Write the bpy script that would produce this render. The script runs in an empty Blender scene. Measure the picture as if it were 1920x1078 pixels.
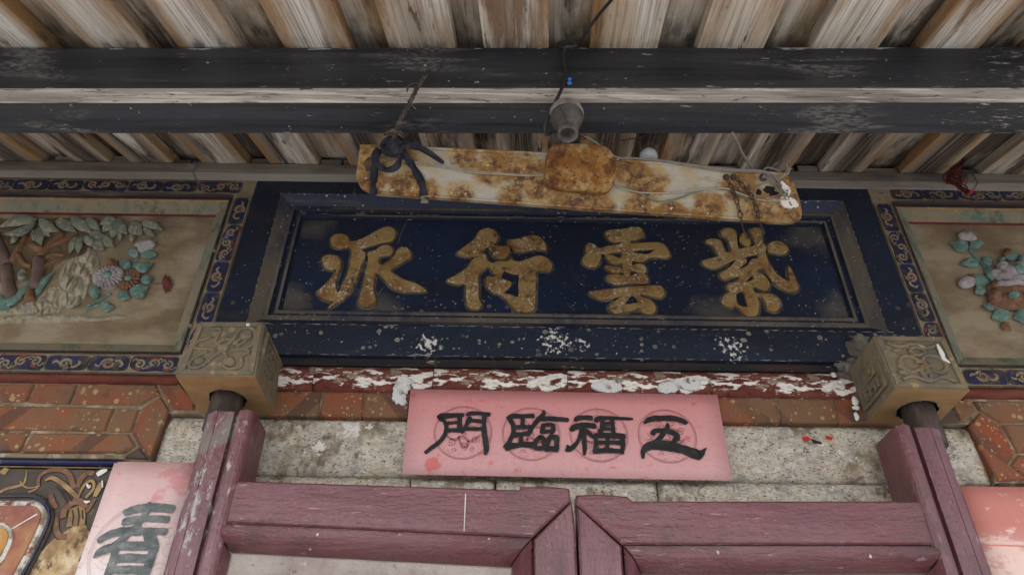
import bpy, bmesh, math, random
from mathutils import Vector, Matrix, noise as mnoise
from mathutils.geometry import tessellate_polygon
random.seed(7)
C = bpy.context.scene.collection
sc = bpy.context.scene
# ------------------------------------------------------------------ camera, world, sun, exposure
F_PX = 1422.17
pit, yaw, rol = math.radians(37.156), math.radians(.0638), math.radians(.8284)
CAM = Vector((0, -1.5, 1.55))
_X = Vector((1, 0, 0)); _F = Vector((0, math.cos(pit), math.sin(pit))); _U = Vector((0, -math.sin(pit), math.cos(pit)))
_X, _U = math.cos(rol)*_X + math.sin(rol)*_U, -math.sin(rol)*_X + math.cos(rol)*_U
_Z = Matrix.Rotation(yaw, 3, 'Z'); _X = _Z @ _X; _U = _Z @ _U; _F = _Z @ _F
cd = bpy.data.cameras.new('camera'); co = bpy.data.objects.new('camera', cd); C.objects.link(co)
m3 = Matrix((_X, _U, -_F)).transposed(); m4 = m3.to_4x4(); m4.translation = CAM; co.matrix_world = m4
cd.sensor_width = 36; cd.lens = F_PX/1920*36; cd.clip_start = .02; cd.clip_end = 300; sc.camera = co
SUN_EL, SUN_AZ = math.radians(52), math.radians(200)
w = bpy.data.worlds.new('World'); sc.world = w; w.use_nodes = True
nt = w.node_tree; nt.nodes.clear()
sky = nt.nodes.new('ShaderNodeTexSky'); sky.sky_type = 'NISHITA'; sky.sun_disc = False
sky.sun_elevation = SUN_EL; sky.sun_rotation = SUN_AZ; sky.air_density = 1.0; sky.dust_density = 3.0; sky.ozone_density = .6
hs = nt.nodes.new('ShaderNodeHueSaturation'); hs.inputs['Saturation'].default_value = .45
bg = nt.nodes.new('ShaderNodeBackground'); bg.inputs[1].default_value = .15
wo = nt.nodes.new('ShaderNodeOutputWorld')
nt.links.new(sky.outputs[0], hs.inputs['Color']); nt.links.new(hs.outputs[0], bg.inputs[0]); nt.links.new(bg.outputs[0], wo.inputs[0])
sl = bpy.data.lights.new('sun', 'SUN'); sl.energy = 1.2; sl.angle = math.radians(25); sl.color = (1, .95, .88)
so = bpy.data.objects.new('sun', sl); C.objects.link(so)
sdir = Vector((math.sin(SUN_AZ)*math.cos(SUN_EL), math.cos(SUN_AZ)*math.cos(SUN_EL), math.sin(SUN_EL)))
so.rotation_euler = sdir.to_track_quat('Z', 'Y').to_euler(); so.location = (0, -4, 6)
sc.view_settings.view_transform = 'Standard'; sc.view_settings.look = 'None'; sc.view_settings.gamma = 1
sc.view_settings.use_curve_mapping = False; sc.view_settings.exposure = 1.6

# ------------------------------------------------------------------ pixel -> world on a known plane
def ray(px, py): return _F*F_PX + _X*(px-960) + _U*(539-py)
def P(px, py, Y=0.0):
    d = ray(px, py); return CAM + d*((Y+1.5)/d.y)
def PN(px, py, pt, n):
    d = ray(px, py); return CAM + d*(n.dot(pt-CAM)/n.dot(d))
def T(crop, x, y): return crop[0]+x/crop[2], crop[1]+y/crop[2]
def PT(crop, x, y, Y): px, py = T(crop, x, y); return P(px, py, Y)
def R(a, b): return random.uniform(a, b)

# ------------------------------------------------------------------ materials
class NB:
    def __init__(s, name, rnd):
        s.m = bpy.data.materials.new(name); s.m.use_nodes = True; s.t = s.m.node_tree; s.t.nodes.clear()
        s.out = s.n('ShaderNodeOutputMaterial'); s.b = s.n('ShaderNodeBsdfPrincipled'); s.l(s.b.outputs[0], s.out.inputs[0])
        tc = s.n('ShaderNodeTexCoord'); s.raw = tc.outputs['Object']; s.v = s.raw
        if rnd:
            oi = s.n('ShaderNodeObjectInfo'); s.rnd = oi.outputs['Random']
            vm = s.n('ShaderNodeVectorMath'); vm.operation = 'SCALE'; vm.inputs[0].default_value = (17.3, 29.1, 11.7); s.l(s.rnd, vm.inputs['Scale'])
            va = s.n('ShaderNodeVectorMath'); s.l(s.raw, va.inputs[0]); s.l(vm.outputs[0], va.inputs[1]); s.v = va.outputs[0]
        g = s.n('ShaderNodeNewGeometry'); s.nor = g.outputs['Normal']
        s.k = 0
    def n(s, t): return s.t.nodes.new(t)
    def l(s, a, b): s.t.links.new(a, b)
    def vec(s, sc, raw=False, rot=None):
        mp = s.n('ShaderNodeMapping'); sc = (sc,)*3 if isinstance(sc, (int, float)) else sc
        s.k += 1; mp.inputs['Location'].default_value = (3.1*s.k, 1.7*s.k, 5.3*s.k) if not raw else (0, 0, 0)
        mp.inputs['Scale'].default_value = sc
        if rot: mp.inputs['Rotation'].default_value = rot
        s.l(s.raw if raw else s.v, mp.inputs[0]); return mp.outputs[0]
    def rng(s, x, lo, hi):
        r = s.n('ShaderNodeMapRange'); r.clamp = True
        if lo > hi: r.inputs[1].default_value = hi; r.inputs[2].default_value = lo; r.inputs[3].default_value = 1; r.inputs[4].default_value = 0
        else: r.inputs[1].default_value = lo; r.inputs[2].default_value = hi
        s.l(x, r.inputs[0]); return r.outputs[0]
    def math(s, op, a, b=None):
        m = s.n('ShaderNodeMath'); m.operation = op
        for i, x in enumerate((a, b)):
            if x is None: continue
            if isinstance(x, (int, float)): m.inputs[i].default_value = x
            else: s.l(x, m.inputs[i])
        return m.outputs[0]
    def mask(s, q):
        k = q[0]
        if k == 'n':      # noise: scale lo hi [detail rough dist]
            t = s.n('ShaderNodeTexNoise'); s.l(s.vec(q[1]), t.inputs['Vector']); t.inputs['Scale'].default_value = 1
            t.inputs['Detail'].default_value = q[4] if len(q) > 4 else 6; t.inputs['Roughness'].default_value = q[5] if len(q) > 5 else .6
            t.inputs['Distortion'].default_value = q[6] if len(q) > 6 else 0
            return s.rng(t.outputs[0], q[2], q[3])
        if k == 'v':      # splashes: scale size prob
            vv = s.vec(q[1]); nn = s.n('ShaderNodeTexNoise'); s.l(vv, nn.inputs['Vector']); nn.inputs['Scale'].default_value = 2.5; nn.inputs['Detail'].default_value = 2
            mx = s.n('ShaderNodeVectorMath'); mx.operation = 'MULTIPLY_ADD'; s.l(nn.outputs['Color'], mx.inputs[0]); mx.inputs[1].default_value = (.35, .35, .35); s.l(vv, mx.inputs[2])
            t = s.n('ShaderNodeTexVoronoi'); s.l(mx.outputs[0], t.inputs['Vector']); t.inputs['Scale'].default_value = 1
            sp = s.n('ShaderNodeSeparateColor'); s.l(t.outputs['Color'], sp.inputs[0])
            rad = s.math('MULTIPLY', s.math('POWER', sp.outputs[0], 2.0), q[2])
            d = s.math('SUBTRACT', rad, t.outputs['Distance'])
            return s.math('MULTIPLY', s.rng(d, 0, .05), s.math('GREATER_THAN', sp.outputs[1], 1-q[3]))
        if k == 'w':      # wave bands: scale lo hi dist detail rot
            t = s.n('ShaderNodeTexWave'); s.l(s.vec(q[1], rot=q[6] if len(q) > 6 else None), t.inputs['Vector']); t.inputs['Scale'].default_value = 1
            t.inputs['Distortion'].default_value = q[4]; t.inputs['Detail'].default_value = q[5]; t.inputs['Detail Scale'].default_value = 1.2
            return s.rng(t.outputs['Fac'], q[2], q[3])
        if k == 'b':      # soft blobs at object positions (cx cy cz r)
            o = None
            for c in q[1]:
                dn = s.n('ShaderNodeVectorMath'); dn.operation = 'DISTANCE'; s.l(s.raw, dn.inputs[0]); dn.inputs[1].default_value = c[:3]
                r = s.rng(dn.outputs['Value'], c[3], c[3]*.35); o = r if o is None else s.math('MAXIMUM', o, r)
            return o
        if k in 'xyz' and len(k) == 1:
            sp = s.n('ShaderNodeSeparateXYZ'); s.l(s.raw, sp.inputs[0]); return s.rng(sp.outputs['xyz'.index(k)], q[1], q[2])
        if k in ('nx', 'ny', 'nz'):
            sp = s.n('ShaderNodeSeparateXYZ'); s.l(s.nor, sp.inputs[0]); return s.rng(sp.outputs['xyz'.index(k[1])], q[1], q[2])
        if k == 'xa':
            sp = s.n('ShaderNodeSeparateXYZ'); s.l(s.raw, sp.inputs[0]); return s.rng(s.math('ABSOLUTE', sp.outputs[0]), q[1], q[2])
        if k == 'ax':
            sp = s.n('ShaderNodeSeparateXYZ'); s.l(s.nor, sp.inputs[0]); return s.rng(s.math('ABSOLUTE', sp.outputs[0]), q[1], q[2])
        if k == 'r': return s.rng(s.math('FRACT', s.math('MULTIPLY', s.rnd, q[3] if len(q) > 3 else 1.0)), q[1], q[2])
        if k == 'inv': return s.math('SUBTRACT', 1.0, s.mask(q[1]))
        if k == 'thr': # noise biased by another mask: (a + bias*b) thresholded
            t = s.n('ShaderNodeTexNoise'); s.l(s.vec(q[1]), t.inputs['Vector']); t.inputs['Scale'].default_value = 1; t.inputs['Detail'].default_value = 8; t.inputs['Roughness'].default_value = .65
            return s.rng(s.math('ADD', t.outputs[0], s.math('MULTIPLY', s.mask(q[4]), q[5])), q[2], q[3])
    def masks(s, qs):
        if isinstance(qs, (int, float)): return qs
        if isinstance(qs, tuple): qs = [qs]
        o = None
        for q in qs:
            a = q if isinstance(q, (int, float)) else s.mask(q); o = a if o is None else s.math('MULTIPLY', o, a)
        return o
def mat(name, base, rough=.7, layers=(), bump=(), spec=.3, metal=0, rnd=False):
    s = NB(name, rnd); s.b.inputs['Specular IOR Level'].default_value = spec; s.b.inputs['Metallic'].default_value = metal
    col = None; rg = None
    for L in layers:
        c, qs = L[0], L[1]; f = s.masks(qs)
        mx = s.n('ShaderNodeMix'); mx.data_type = 'RGBA'
        if isinstance(f, (int, float)): mx.inputs[0].default_value = f
        else: s.l(f, mx.inputs[0])
        if col is None: mx.inputs[6].default_value = (*base, 1)
        else: s.l(col, mx.inputs[6])
        mx.inputs[7].default_value = (*c, 1); col = mx.outputs[2]
        if len(L) > 2:
            r = s.n('ShaderNodeMix'); s.l(f, r.inputs[0])
            if rg is None: r.inputs[2].default_value = rough
            else: s.l(rg, r.inputs[2])
            r.inputs[3].default_value = L[2]; rg = r.outputs[0]
    if col is None: s.b.inputs['Base Color'].default_value = (*base, 1)
    else: s.l(col, s.b.inputs['Base Color'])
    if rg is None: s.b.inputs['Roughness'].default_value = rough
    else: s.l(rg, s.b.inputs['Roughness'])
    prev = None
    for q, dist in bump:
        bn = s.n('ShaderNodeBump'); bn.inputs['Strength'].default_value = 1; bn.inputs['Distance'].default_value = dist
        s.l(s.masks(q), bn.inputs['Height'])
        if prev is not None: s.l(prev, bn.inputs['Normal'])
        prev = bn.outputs[0]
    if prev is not None: s.l(prev, s.b.inputs['Normal'])
    return s.m

# ------------------------------------------------------------------ object helpers
def thing(name, label, cat, loc, group=None):
    o = bpy.data.objects.new(name, None); C.objects.link(o); o.empty_display_size = .05
    o.location = loc; o['label'] = label; o['category'] = cat
    if group: o['group'] = group
    o['_o'] = tuple(loc)
    return o
def root_off(p):
    v = Vector((0, 0, 0))
    while p is not None: v += Vector(p.location); p = p.parent
    return v
class MB:
    def __init__(s): s.v = []; s.f = []; s.mi = []; s.sm = []
    def add(s, vs, fs, mi=0, smooth=False):
        b = len(s.v); s.v += [tuple(x) for x in vs]
        for f in fs: s.f.append([b+i for i in f]); s.mi.append(mi); s.sm.append(smooth)
    def box(s, x0, x1, y0, y1, z0, z1, mi=0):
        s.add([(x0,y0,z0),(x1,y0,z0),(x1,y1,z0),(x0,y1,z0),(x0,y0,z1),(x1,y0,z1),(x1,y1,z1),(x0,y1,z1)],
              [(0,3,2,1),(4,5,6,7),(0,1,5,4),(1,2,6,5),(2,3,7,6),(3,0,4,7)], mi); return s
    def prism(s, poly, depth, mi=0, mside=None, bev=0.0, dirv=(0, 1, 0)):
        """poly: list of Vectors (front outline); extruded along dirv by depth; front edge bevelled by bev"""
        d = Vector(dirv); n = len(poly); A = [Vector(p) for p in poly]
        ms = mi if mside is None else mside
        if bev > 0:
            c = sum(A, Vector())/n; In = []
            for i in range(n):
                p0, p1, p2 = A[i-1], A[i], A[(i+1) % n]
                e1 = (p1-p0).normalized(); e2 = (p2-p1).normalized()
                n1 = e1.cross(d).normalized(); n2 = e2.cross(d).normalized(); m = n1+n2
                if m.length < .2: m = n1
                m = m.normalized()*min(bev*1.6, bev/max(.5, m.normalized().dot(n1)))
                In.append((p1, m))
            area = sum((A[i]-c).cross(A[(i+1) % n]-c).dot(d) for i in range(n))
            sg = 1 if area < 0 else -1
            front = [p + m*sg*1.0 for p, m in In]
            # pick the sign that shrinks
            if sum((q-c).length for q in front) > sum((q-c).length for q in A): front = [p - m*sg for p, m in In]
            mid = [p + d*bev for p in A]; back = [p + d*depth for p in A]
            loops = [front, mid, back]
        else: loops = [A, [p + d*depth for p in A]]
        vs = [p for lp in loops for p in lp]
        tri = tessellate_polygon([loops[0]])
        fs = [tuple(t) for t in tri]; s.add(vs, fs, mi)
        b = len(s.v)-len(vs)
        for k in range(len(loops)-1):
            for i in range(n):
                j = (i+1) % n
                s.f.append([b+k*n+i, b+k*n+j, b+(k+1)*n+j, b+(k+1)*n+i]); s.mi.append(ms if k == len(loops)-2 else mi); s.sm.append(False)
        o = (len(loops)-1)*n
        for t in tri: s.f.append([b+o+t[2], b+o+t[1], b+o+t[0]]); s.mi.append(ms); s.sm.append(False)
        return s
    def tube(s, pts, rad, n=8, mi=0, cap=True):
        pts = [Vector(p) for p in pts]; N = len(pts); rad = [rad]*N if isinstance(rad, (int, float)) else rad
        vs = []; up = None
        for i in range(N):
            t = (pts[min(i+1, N-1)]-pts[max(i-1, 0)]).normalized()
            if up is None: up = Vector((0, 0, 1)) if abs(t.z) < .9 else Vector((1, 0, 0))
            a = t.cross(up)
            if a.length < 1e-5: a = t.cross(Vector((.3, .8, .5)))
            a.normalize(); b = a.cross(t).normalized(); up = b
            for k in range(n):
                th = 2*math.pi*k/n; vs.append(pts[i] + (a*math.cos(th)+b*math.sin(th))*rad[i])
        fs = [(i*n+k, i*n+(k+1) % n, (i+1)*n+(k+1) % n, (i+1)*n+k) for i in range(N-1) for k in range(n)]
        if cap: fs += [tuple(range(n-1, -1, -1)), tuple((N-1)*n+k for k in range(n))]
        s.add(vs, fs, mi, True); return s
    def lathe(s, c, axis, prof, n=24, mi=0):
        """prof: (radius, height along axis)"""
        ax = Vector(axis).normalized(); a = ax.orthogonal().normalized(); b = ax.cross(a); c = Vector(c); vs = []
        for r, h in prof:
            for k in range(n):
                th = 2*math.pi*k/n; vs.append(c+ax*h+(a*math.cos(th)+b*math.sin(th))*r)
        fs = [(i*n+k, i*n+(k+1) % n, (i+1)*n+(k+1) % n, (i+1)*n+k) for i in range(len(prof)-1) for k in range(n)]
        s.add(vs, fs, mi, True); return s
    def blob(s, c, r, jit=.15, mi=0, sub=2, seed=0, ax=None):
        bm = bmesh.new(); bmesh.ops.create_icosphere(bm, subdivisions=sub, radius=1)
        c = Vector(c); r = (r,)*3 if isinstance(r, (int, float)) else r; vs = []
        for v in bm.verts:
            k = 1+jit*mnoise.noise(v.co*1.7+Vector((seed*3.1, seed, 0)))*1.6; q = Vector((v.co.x*r[0], v.co.y*r[1], v.co.z*r[2]))*k
            if ax is not None: q = ax @ q
            vs.append(c+q)
        fs = [[x.index for x in f.verts] for f in bm.faces]; bm.free(); s.add(vs, fs, mi, True); return s
    def ribbon(s, pts, wid, nor=(0, -1, 0), th=.0004, mi=0):
        """flat stroke with a real (thin) thickness; pts world, wid full widths"""
        pts = [Vector(p) for p in pts]; N = len(pts); nor = Vector(nor); L = []; Rr = []
        for i in range(N):
            t = (pts[min(i+1, N-1)]-pts[max(i-1, 0)]).normalized(); a = t.cross(nor).normalized()*wid[i]*.5
            L.append(pts[i]+a); Rr.append(pts[i]-a)
        vs = [p+nor*th for p in L]+[p+nor*th for p in Rr]+L+Rr; fs = []
        for i in range(N-1):
            fs += [(i, i+1, N+i+1, N+i), (i, 2*N+i, 2*N+i+1, i+1), (N+i, N+i+1, 3*N+i+1, 3*N+i)]
        fs += [(0, N, 3*N, 2*N), (N-1, 3*N-1, 4*N-1, 2*N-1)]
        s.add(vs, fs, mi); return s
    def build(s, name, m, parent=None, label=None, smooth=None, bevel=0, kind=None):
        me = bpy.data.meshes.new(name); off = root_off(parent)
        me.from_pydata([(v[0]-off.x, v[1]-off.y, v[2]-off.z) for v in s.v], [], s.f)
        for mm in (m if isinstance(m, (list, tuple)) else [m]): me.materials.append(mm)
        me.polygons.foreach_set('material_index', s.mi)
        me.polygons.foreach_set('use_smooth', s.sm if smooth is None else [smooth]*len(s.f))
        me.update()
        bm = bmesh.new(); bm.from_mesh(me)
        if bevel:
            bmesh.ops.remove_doubles(bm, verts=bm.verts, dist=1e-6)
            ed = [e for e in bm.edges if len(e.link_faces) == 2 and e.calc_face_angle(0) > .6]
            bmesh.ops.bevel(bm, geom=ed, offset=bevel, segments=2, affect='EDGES', profile=.6, clamp_overlap=True)
        bmesh.ops.recalc_face_normals(bm, faces=bm.faces); bm.to_mesh(me); bm.free()
        o = bpy.data.objects.new(name, me); C.objects.link(o); o.parent = parent
        if label: o['label'] = label
        if kind: o['kind'] = kind
        return o
def tag(o, label, cat, group=None):
    o['label'] = label; o['category'] = cat
    if group: o['group'] = group
    return o
def solo(mb, name, m, label, cat, group=None, **k):
    """a thing that is one mesh: origin moved to its centre"""
    c = sum((Vector(v) for v in mb.v), Vector())/len(mb.v)
    mb.v = [tuple(Vector(v)-c) for v in mb.v]; o = mb.build(name, m, None, **k); o.location = c
    return tag(o, label, cat, group)
def cr(pts, n=4, closed=False):
    """Catmull-Rom through tuples"""
    N = len(pts); out = []
    for i in range(N if closed else N-1):
        p = [pts[(i+k) % N] if closed else pts[min(max(i+k, 0), N-1)] for k in (-1, 0, 1, 2)]
        for j in range(n):
            t = j/n
            out.append(tuple(.5*(2*b+(c-a)*t+(2*a-5*b+4*c-d)*t*t+(3*b-a-3*c+d)*t**3) for a, b, c, d in zip(*p)))
    if not closed: out.append(tuple(pts[-1]))
    return out
def curve_solid(loops, ext, bev, name='tmp'):
    """loops of (x,z) -> bevelled plate mesh in XZ facing -y (with holes); returns verts, faces"""
    cu = bpy.data.curves.new(name, 'CURVE'); cu.dimensions = '2D'; cu.fill_mode = 'BOTH'; cu.extrude = ext; cu.bevel_depth = bev; cu.bevel_resolution = 2; cu.offset = -bev
    for lp in loops:
        sp = cu.splines.new('POLY'); sp.points.add(len(lp)-1)
        for i, q in enumerate(lp): sp.points[i].co = (q[0], q[1], 0, 1)
        sp.use_cyclic_u = True
    ob = bpy.data.objects.new(name, cu); C.objects.link(ob)
    dg = bpy.context.evaluated_depsgraph_get(); me = bpy.data.meshes.new_from_object(ob.evaluated_get(dg))
    vs = [tuple(v.co) for v in me.vertices]; fs = [tuple(p.vertices) for p in me.polygons]
    bpy.data.objects.remove(ob); bpy.data.curves.remove(cu); bpy.data.meshes.remove(me)
    return vs, fs
def wob(p, a): return tuple(x+R(-a, a) for x in p)

# ------------------------------------------------------------------ material library
M = {}
G = lambda s: (s, 1.1, s)          # grain vector for boards running along local y
M['rafter'] = mat('rafter_wood', (.57, .525, .45), .85, [
    ((.70, .67, .61), ('n', (15, 1.6, 15), .42, .58, 9, .65)),
    ((.36, .30, .225), [('n', (9, 1.1, 9), .50, .62, 9, .65), .8]),
    ((.45, .29, .125), [('n', (7, .8, 7), .47, .62, 9, .6), .8]),
    ((.30, .155, .05), [('xa', .024, .058), ('n', (7, 1.0, 7), .43, .54, 9, .62), .95]),
    ((.17, .09, .036), [('n', (12, 1.0, 12), .55, .62, 9, .66), ('n', (4, 1.4, 4), .43, .56), .9]),
    ((.085, .048, .026), [('n', (50, 5, 50), .585, .62, 9, .72), ('n', (8, 1.8, 8), .49, .57)]),
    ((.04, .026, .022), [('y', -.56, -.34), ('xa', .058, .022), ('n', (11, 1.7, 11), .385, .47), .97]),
    ((.24, .195, .15), [('w', (21, .6, 3), .78, .97, 7.0, 4), ('n', (12, 2, 12), .44, .56), .5]),
    ((.25, .205, .16), [('n', (230, 3.5, 230), .5, .62, 3), .6]),
    ((.10, .06, .035), [('v', (14, 4.5, 14), .16, .22), .85]),
    ((.065, .06, .055), [('n', (60, 9, 60), .64, .70, 6), .7]),
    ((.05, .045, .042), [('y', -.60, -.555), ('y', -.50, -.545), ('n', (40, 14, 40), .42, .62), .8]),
    ], [(('n', (200, 3, 200), .2, .8, 5), .0009), (('w', (21, .6, 3), .2, 1, 7.0, 4), .0004), (('n', (25, 4, 25), .2, .8, 5), .0012)], spec=.2, rnd=True)
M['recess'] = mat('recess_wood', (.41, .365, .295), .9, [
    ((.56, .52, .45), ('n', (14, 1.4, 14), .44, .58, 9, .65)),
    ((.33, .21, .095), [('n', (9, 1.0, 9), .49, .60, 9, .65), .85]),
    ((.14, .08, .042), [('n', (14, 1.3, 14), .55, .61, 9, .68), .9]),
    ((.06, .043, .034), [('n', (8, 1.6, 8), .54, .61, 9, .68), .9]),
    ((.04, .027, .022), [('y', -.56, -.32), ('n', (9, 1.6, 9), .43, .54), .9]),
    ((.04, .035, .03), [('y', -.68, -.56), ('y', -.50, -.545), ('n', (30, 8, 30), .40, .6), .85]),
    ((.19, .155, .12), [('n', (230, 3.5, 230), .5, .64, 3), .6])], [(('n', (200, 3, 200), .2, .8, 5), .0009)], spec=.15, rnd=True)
BG = lambda s, a=1.2: (a, s, s)    # grain for members running along x
M['plate'] = mat('grey_weathered_timber', (.21, .185, .16), .9, [((.32, .29, .26), ('n', BG(30), .45, .65)), ((.09, .075, .062), [('n', BG(12, 3), .52, .66), .8]), ((.12, .1, .08), [('n', BG(150, 3), .5, .7, 4), .5])], [(('n', BG(140, 2), .2, .8, 5), .0007)], spec=.15, rnd=True)
M['blackbeam'] = mat('black_painted_timber', (.026, .029, .036), .5, [
    ((.048, .051, .058), ('n', BG(16, 1.5), .4, .7)),
    ((.013, .014, .017), [('n', BG(40, 1.2), .5, .66), .8]),
    ((.15, .145, .14), [('w', (.35, 7, 12), .90, .985, 5.5, 3), ('n', BG(14, 2.2), .46, .58), ('n', (60, 200, 200), .42, .58), .9], .8),
    ((.30, .285, .26), [('n', (40, 260, 260), .62, .68, 5, .6), ('n', (3, 14, 14), .54, .66), .8], .9),
    ((.42, .40, .36), [('thr', (30, 170, 170), .70, .76, ('b', [(1.05, .02, -.085, .30)]), .17), ('n', (20, 60, 60), .45, .58), .9], .9),
    ((.36, .34, .30), [('thr', (14, 60, 60), .66, .70, ('z', .055, .066), .14)], .9),
    ((.36, .34, .30), [('thr', (14, 60, 60), .68, .72, ('z', -.056, -.066), .10), ('ny', -.5, -.9)], .9),
    ((.36, .33, .29), [('n', (60, 60, 60), .70, .73, 3)], .9)],
    [(('n', BG(110, 3), .2, .8, 6), .0006), (('w', (.35, 7, 12), .2, 1, 5.5, 3), .0005)], spec=.35)
M['palestrip'] = mat('worn_pale_timber_edge', (.29, .262, .23), .85, [
    ((.48, .445, .39), ('n', (2.6, 110, 110), .48, .60, 8)), ((.19, .155, .145), [('n', (1.6, 40, 40), .48, .60), .85]), ((.60, .57, .51), [('n', (5, 160, 160), .57, .64, 6), .7]),
    ((.11, .10, .09), [('n', (7, 150, 150), .55, .61, 8, .7), .85]), ((.035, .032, .032), [('n', (16, 90, 90), .60, .64, 7, .7), .9])], [(('n', (8, 170, 170), .2, .8, 6), .0014)], spec=.2)
SPL = (.24, .215, .17)
def bluepaint(nm, peel=()):
    L = [((.014, .024, .050), ('n', (5, 5, 5), .4, .65)), ((.013, .0165, .028), [('n', (3, 3, 9), .45, .62), .8]),
         ((.04, .04, .042), [('n', (9, 9, 22), .55, .75, 8, .7), .5], .85),
         (SPL, [('v', (66, 66, 66), .50, .36), ('n', (5, 5, 5), .42, .56), ('z', .38, .06)], .9),
         ((.12, .115, .10), [('v', (36, 36, 36), .42, .26), ('n', (5, 5, 5), .46, .58), ('z', .38, .06), .6], .9),
         ((.30, .285, .25), [('v', (170, 170, 170), .55, .28), ('n', (6, 6, 6), .42, .56)], .9)]
    if peel: L.append(((.66, .65, .61), [('thr', (95, 95, 95), .67, .70, ('b', list(peel)), .15)], .9))
    return mat(nm, (.0115, .0195, .040), .46, L, [(('n', (160, 160, 160), .3, .7, 4), .0005), (('n', (22, 22, 60), .2, .8, 6), .0006)], spec=.42)
M['bluedust'] = mat('dusty_blue_paint', (.017, .025, .062), .7, [((.135, .115, .09), [('n', (7, 7, 4), .30, .56, 8)], .95), ((.19, .165, .13), [('n', (30, 30, 12), .52, .7, 6), .6], .95),
    ((.30, .285, .25), [('v', (150, 150, 150), .42, .2)], .9)], [(('n', (60, 60, 30), .2, .8, 6), .0008)], spec=.25)
M['bluehalf'] = mat('part_dusty_blue_paint', (.013, .022, .054), .5, [((.12, .105, .082), [('n', (2.5, 30, 30), .52, .66, 8), .85], .95), ((.35, .33, .3), [('v', (120, 120, 120), .4, .15)], .9)], [(('n', (60, 60, 60), .2, .8, 6), .0005)], spec=.4)
M['gold'] = mat('worn_gilt', (.36, .24, .095), .6, [((.24, .125, .042), ('n', 18, .40, .58)), ((.36, .235, .085), [('n', 26, .49, .60), .85]), ((.085, .045, .03), [('n', 42, .54, .60, 8, .7), ('n', 8, .44, .56), .85], .85),
    ((.52, .47, .40), [('n', (120, 120, 120), .565, .595, 4, .6), ('n', 13, .46, .56)], .9), ((.045, .03, .022), [('v', 70, .4, .15)])], [(('n', 110, .2, .8, 6, .7), .0014)], spec=.35)
M['groove'] = mat('dusty_groove', (.075, .068, .058), .95, [((.16, .14, .11), ('n', 40, .45, .65))])
M['groove2'] = mat('pale_bared_ground', (.36, .34, .305), .9, [((.2, .18, .15), ('n', 90, .45, .62))])
M['redstrip'] = mat('dark_red_moulding', (.115, .026, .018), .75, [((.17, .05, .03), ('n', (10, 30, 30), .45, .65)), ((.06, .022, .02), [('n', (6, 14, 14), .5, .66), .7])], [(('n', 80, .2, .8, 6), .0008)], rnd=True)
M['redpeel'] = mat('peeling_red_moulding', (.12, .027, .019), .75, [((.17, .055, .035), ('n', (10, 30, 30), .45, .65)), ((.27, .21, .16), [('thr', (24, 60, 60), .66, .70, ('z', -.024, .0), .12)]),
    ((.74, .72, .68), [('thr', (22, 60, 60), .585, .605, ('b', [(k*.1-.46+.03*(k % 3), 0, .012-.006*(k % 2), .055) for k in range(10)]), .075)], .9)], [(('n', 90, .2, .8, 6), .0009), (('thr', (22, 60, 60), .585, .61, ('b', [(k*.1-.46+.03*(k % 3), 0, .012-.006*(k % 2), .055) for k in range(10)]), .075), .0012)], rnd=False)
def brickmat(nm, base, band):
    return mat(nm, base, .85, [((base[0]*1.2, base[1]*.85, base[2]*.7), ('n', 14, .4, .65)), ((.17, .11, .065), [('n', 9, .44, .60), .8]),
        ((.085, .05, .042), [('w', (2.2, 2.2, 2.2), .86, .90, .6, 1, (0, band, 0)), ('n', 5, .42, .52), .7]), ((.10, .055, .04), [('n', 40, .56, .7, 8), .6]),
        ((.36, .26, .14), [('v', (74, 74, 74), .50, .45), ('n', 7, .40, .52)]), ((.34, .26, .15), [('v', (160, 160, 160), .55, .40), ('n', 9, .38, .52)])],
        [(('n', 120, .2, .8, 6), .0008), (('n', 28, .2, .8, 4), .0008)], spec=.2, rnd=True)
M['brick'] = brickmat('orange_brick', (.215, .083, .047), .7)
M['brick2'] = brickmat('brown_orange_brick', (.205, .105, .06), -.7)
M['brickdark'] = mat('smoked_brick', (.085, .06, .05), .9, [((.14, .075, .05), ('n', 12, .45, .65)), ((.36, .27, .16), [('v', 70, .42, .25)])], [(('n', 100, .2, .8, 6), .0008)], rnd=True)
M['mortar'] = mat('ochre_mortar', (.22, .165, .105), .95, [((.42, .37, .30), [('n', 22, .52, .64)]), ((.11, .075, .05), [('n', 35, .52, .65), .8])], [(('n', 90, .2, .8, 6), .002)])
GST = [tuple(P(x, y, .008)-Vector((0, .05, 0)))+(r,) for x, y, r in ((590,840,.10),(530,800,.07),(540,880,.07),(700,800,.05),(1000,905,.06),(1290,905,.05),(1630,850,.06),(1600,880,.04),(850,900,.05),(1500,790,.07),(330,790,.05),(1800,800,.05))]
GWH = [tuple(P(x, y, .008)-Vector((0, .05, 0)))+(r,) for x, y, r in ((650,800,.05),(700,810,.04),(590,830,.04),(1560,850,.05))]
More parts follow.
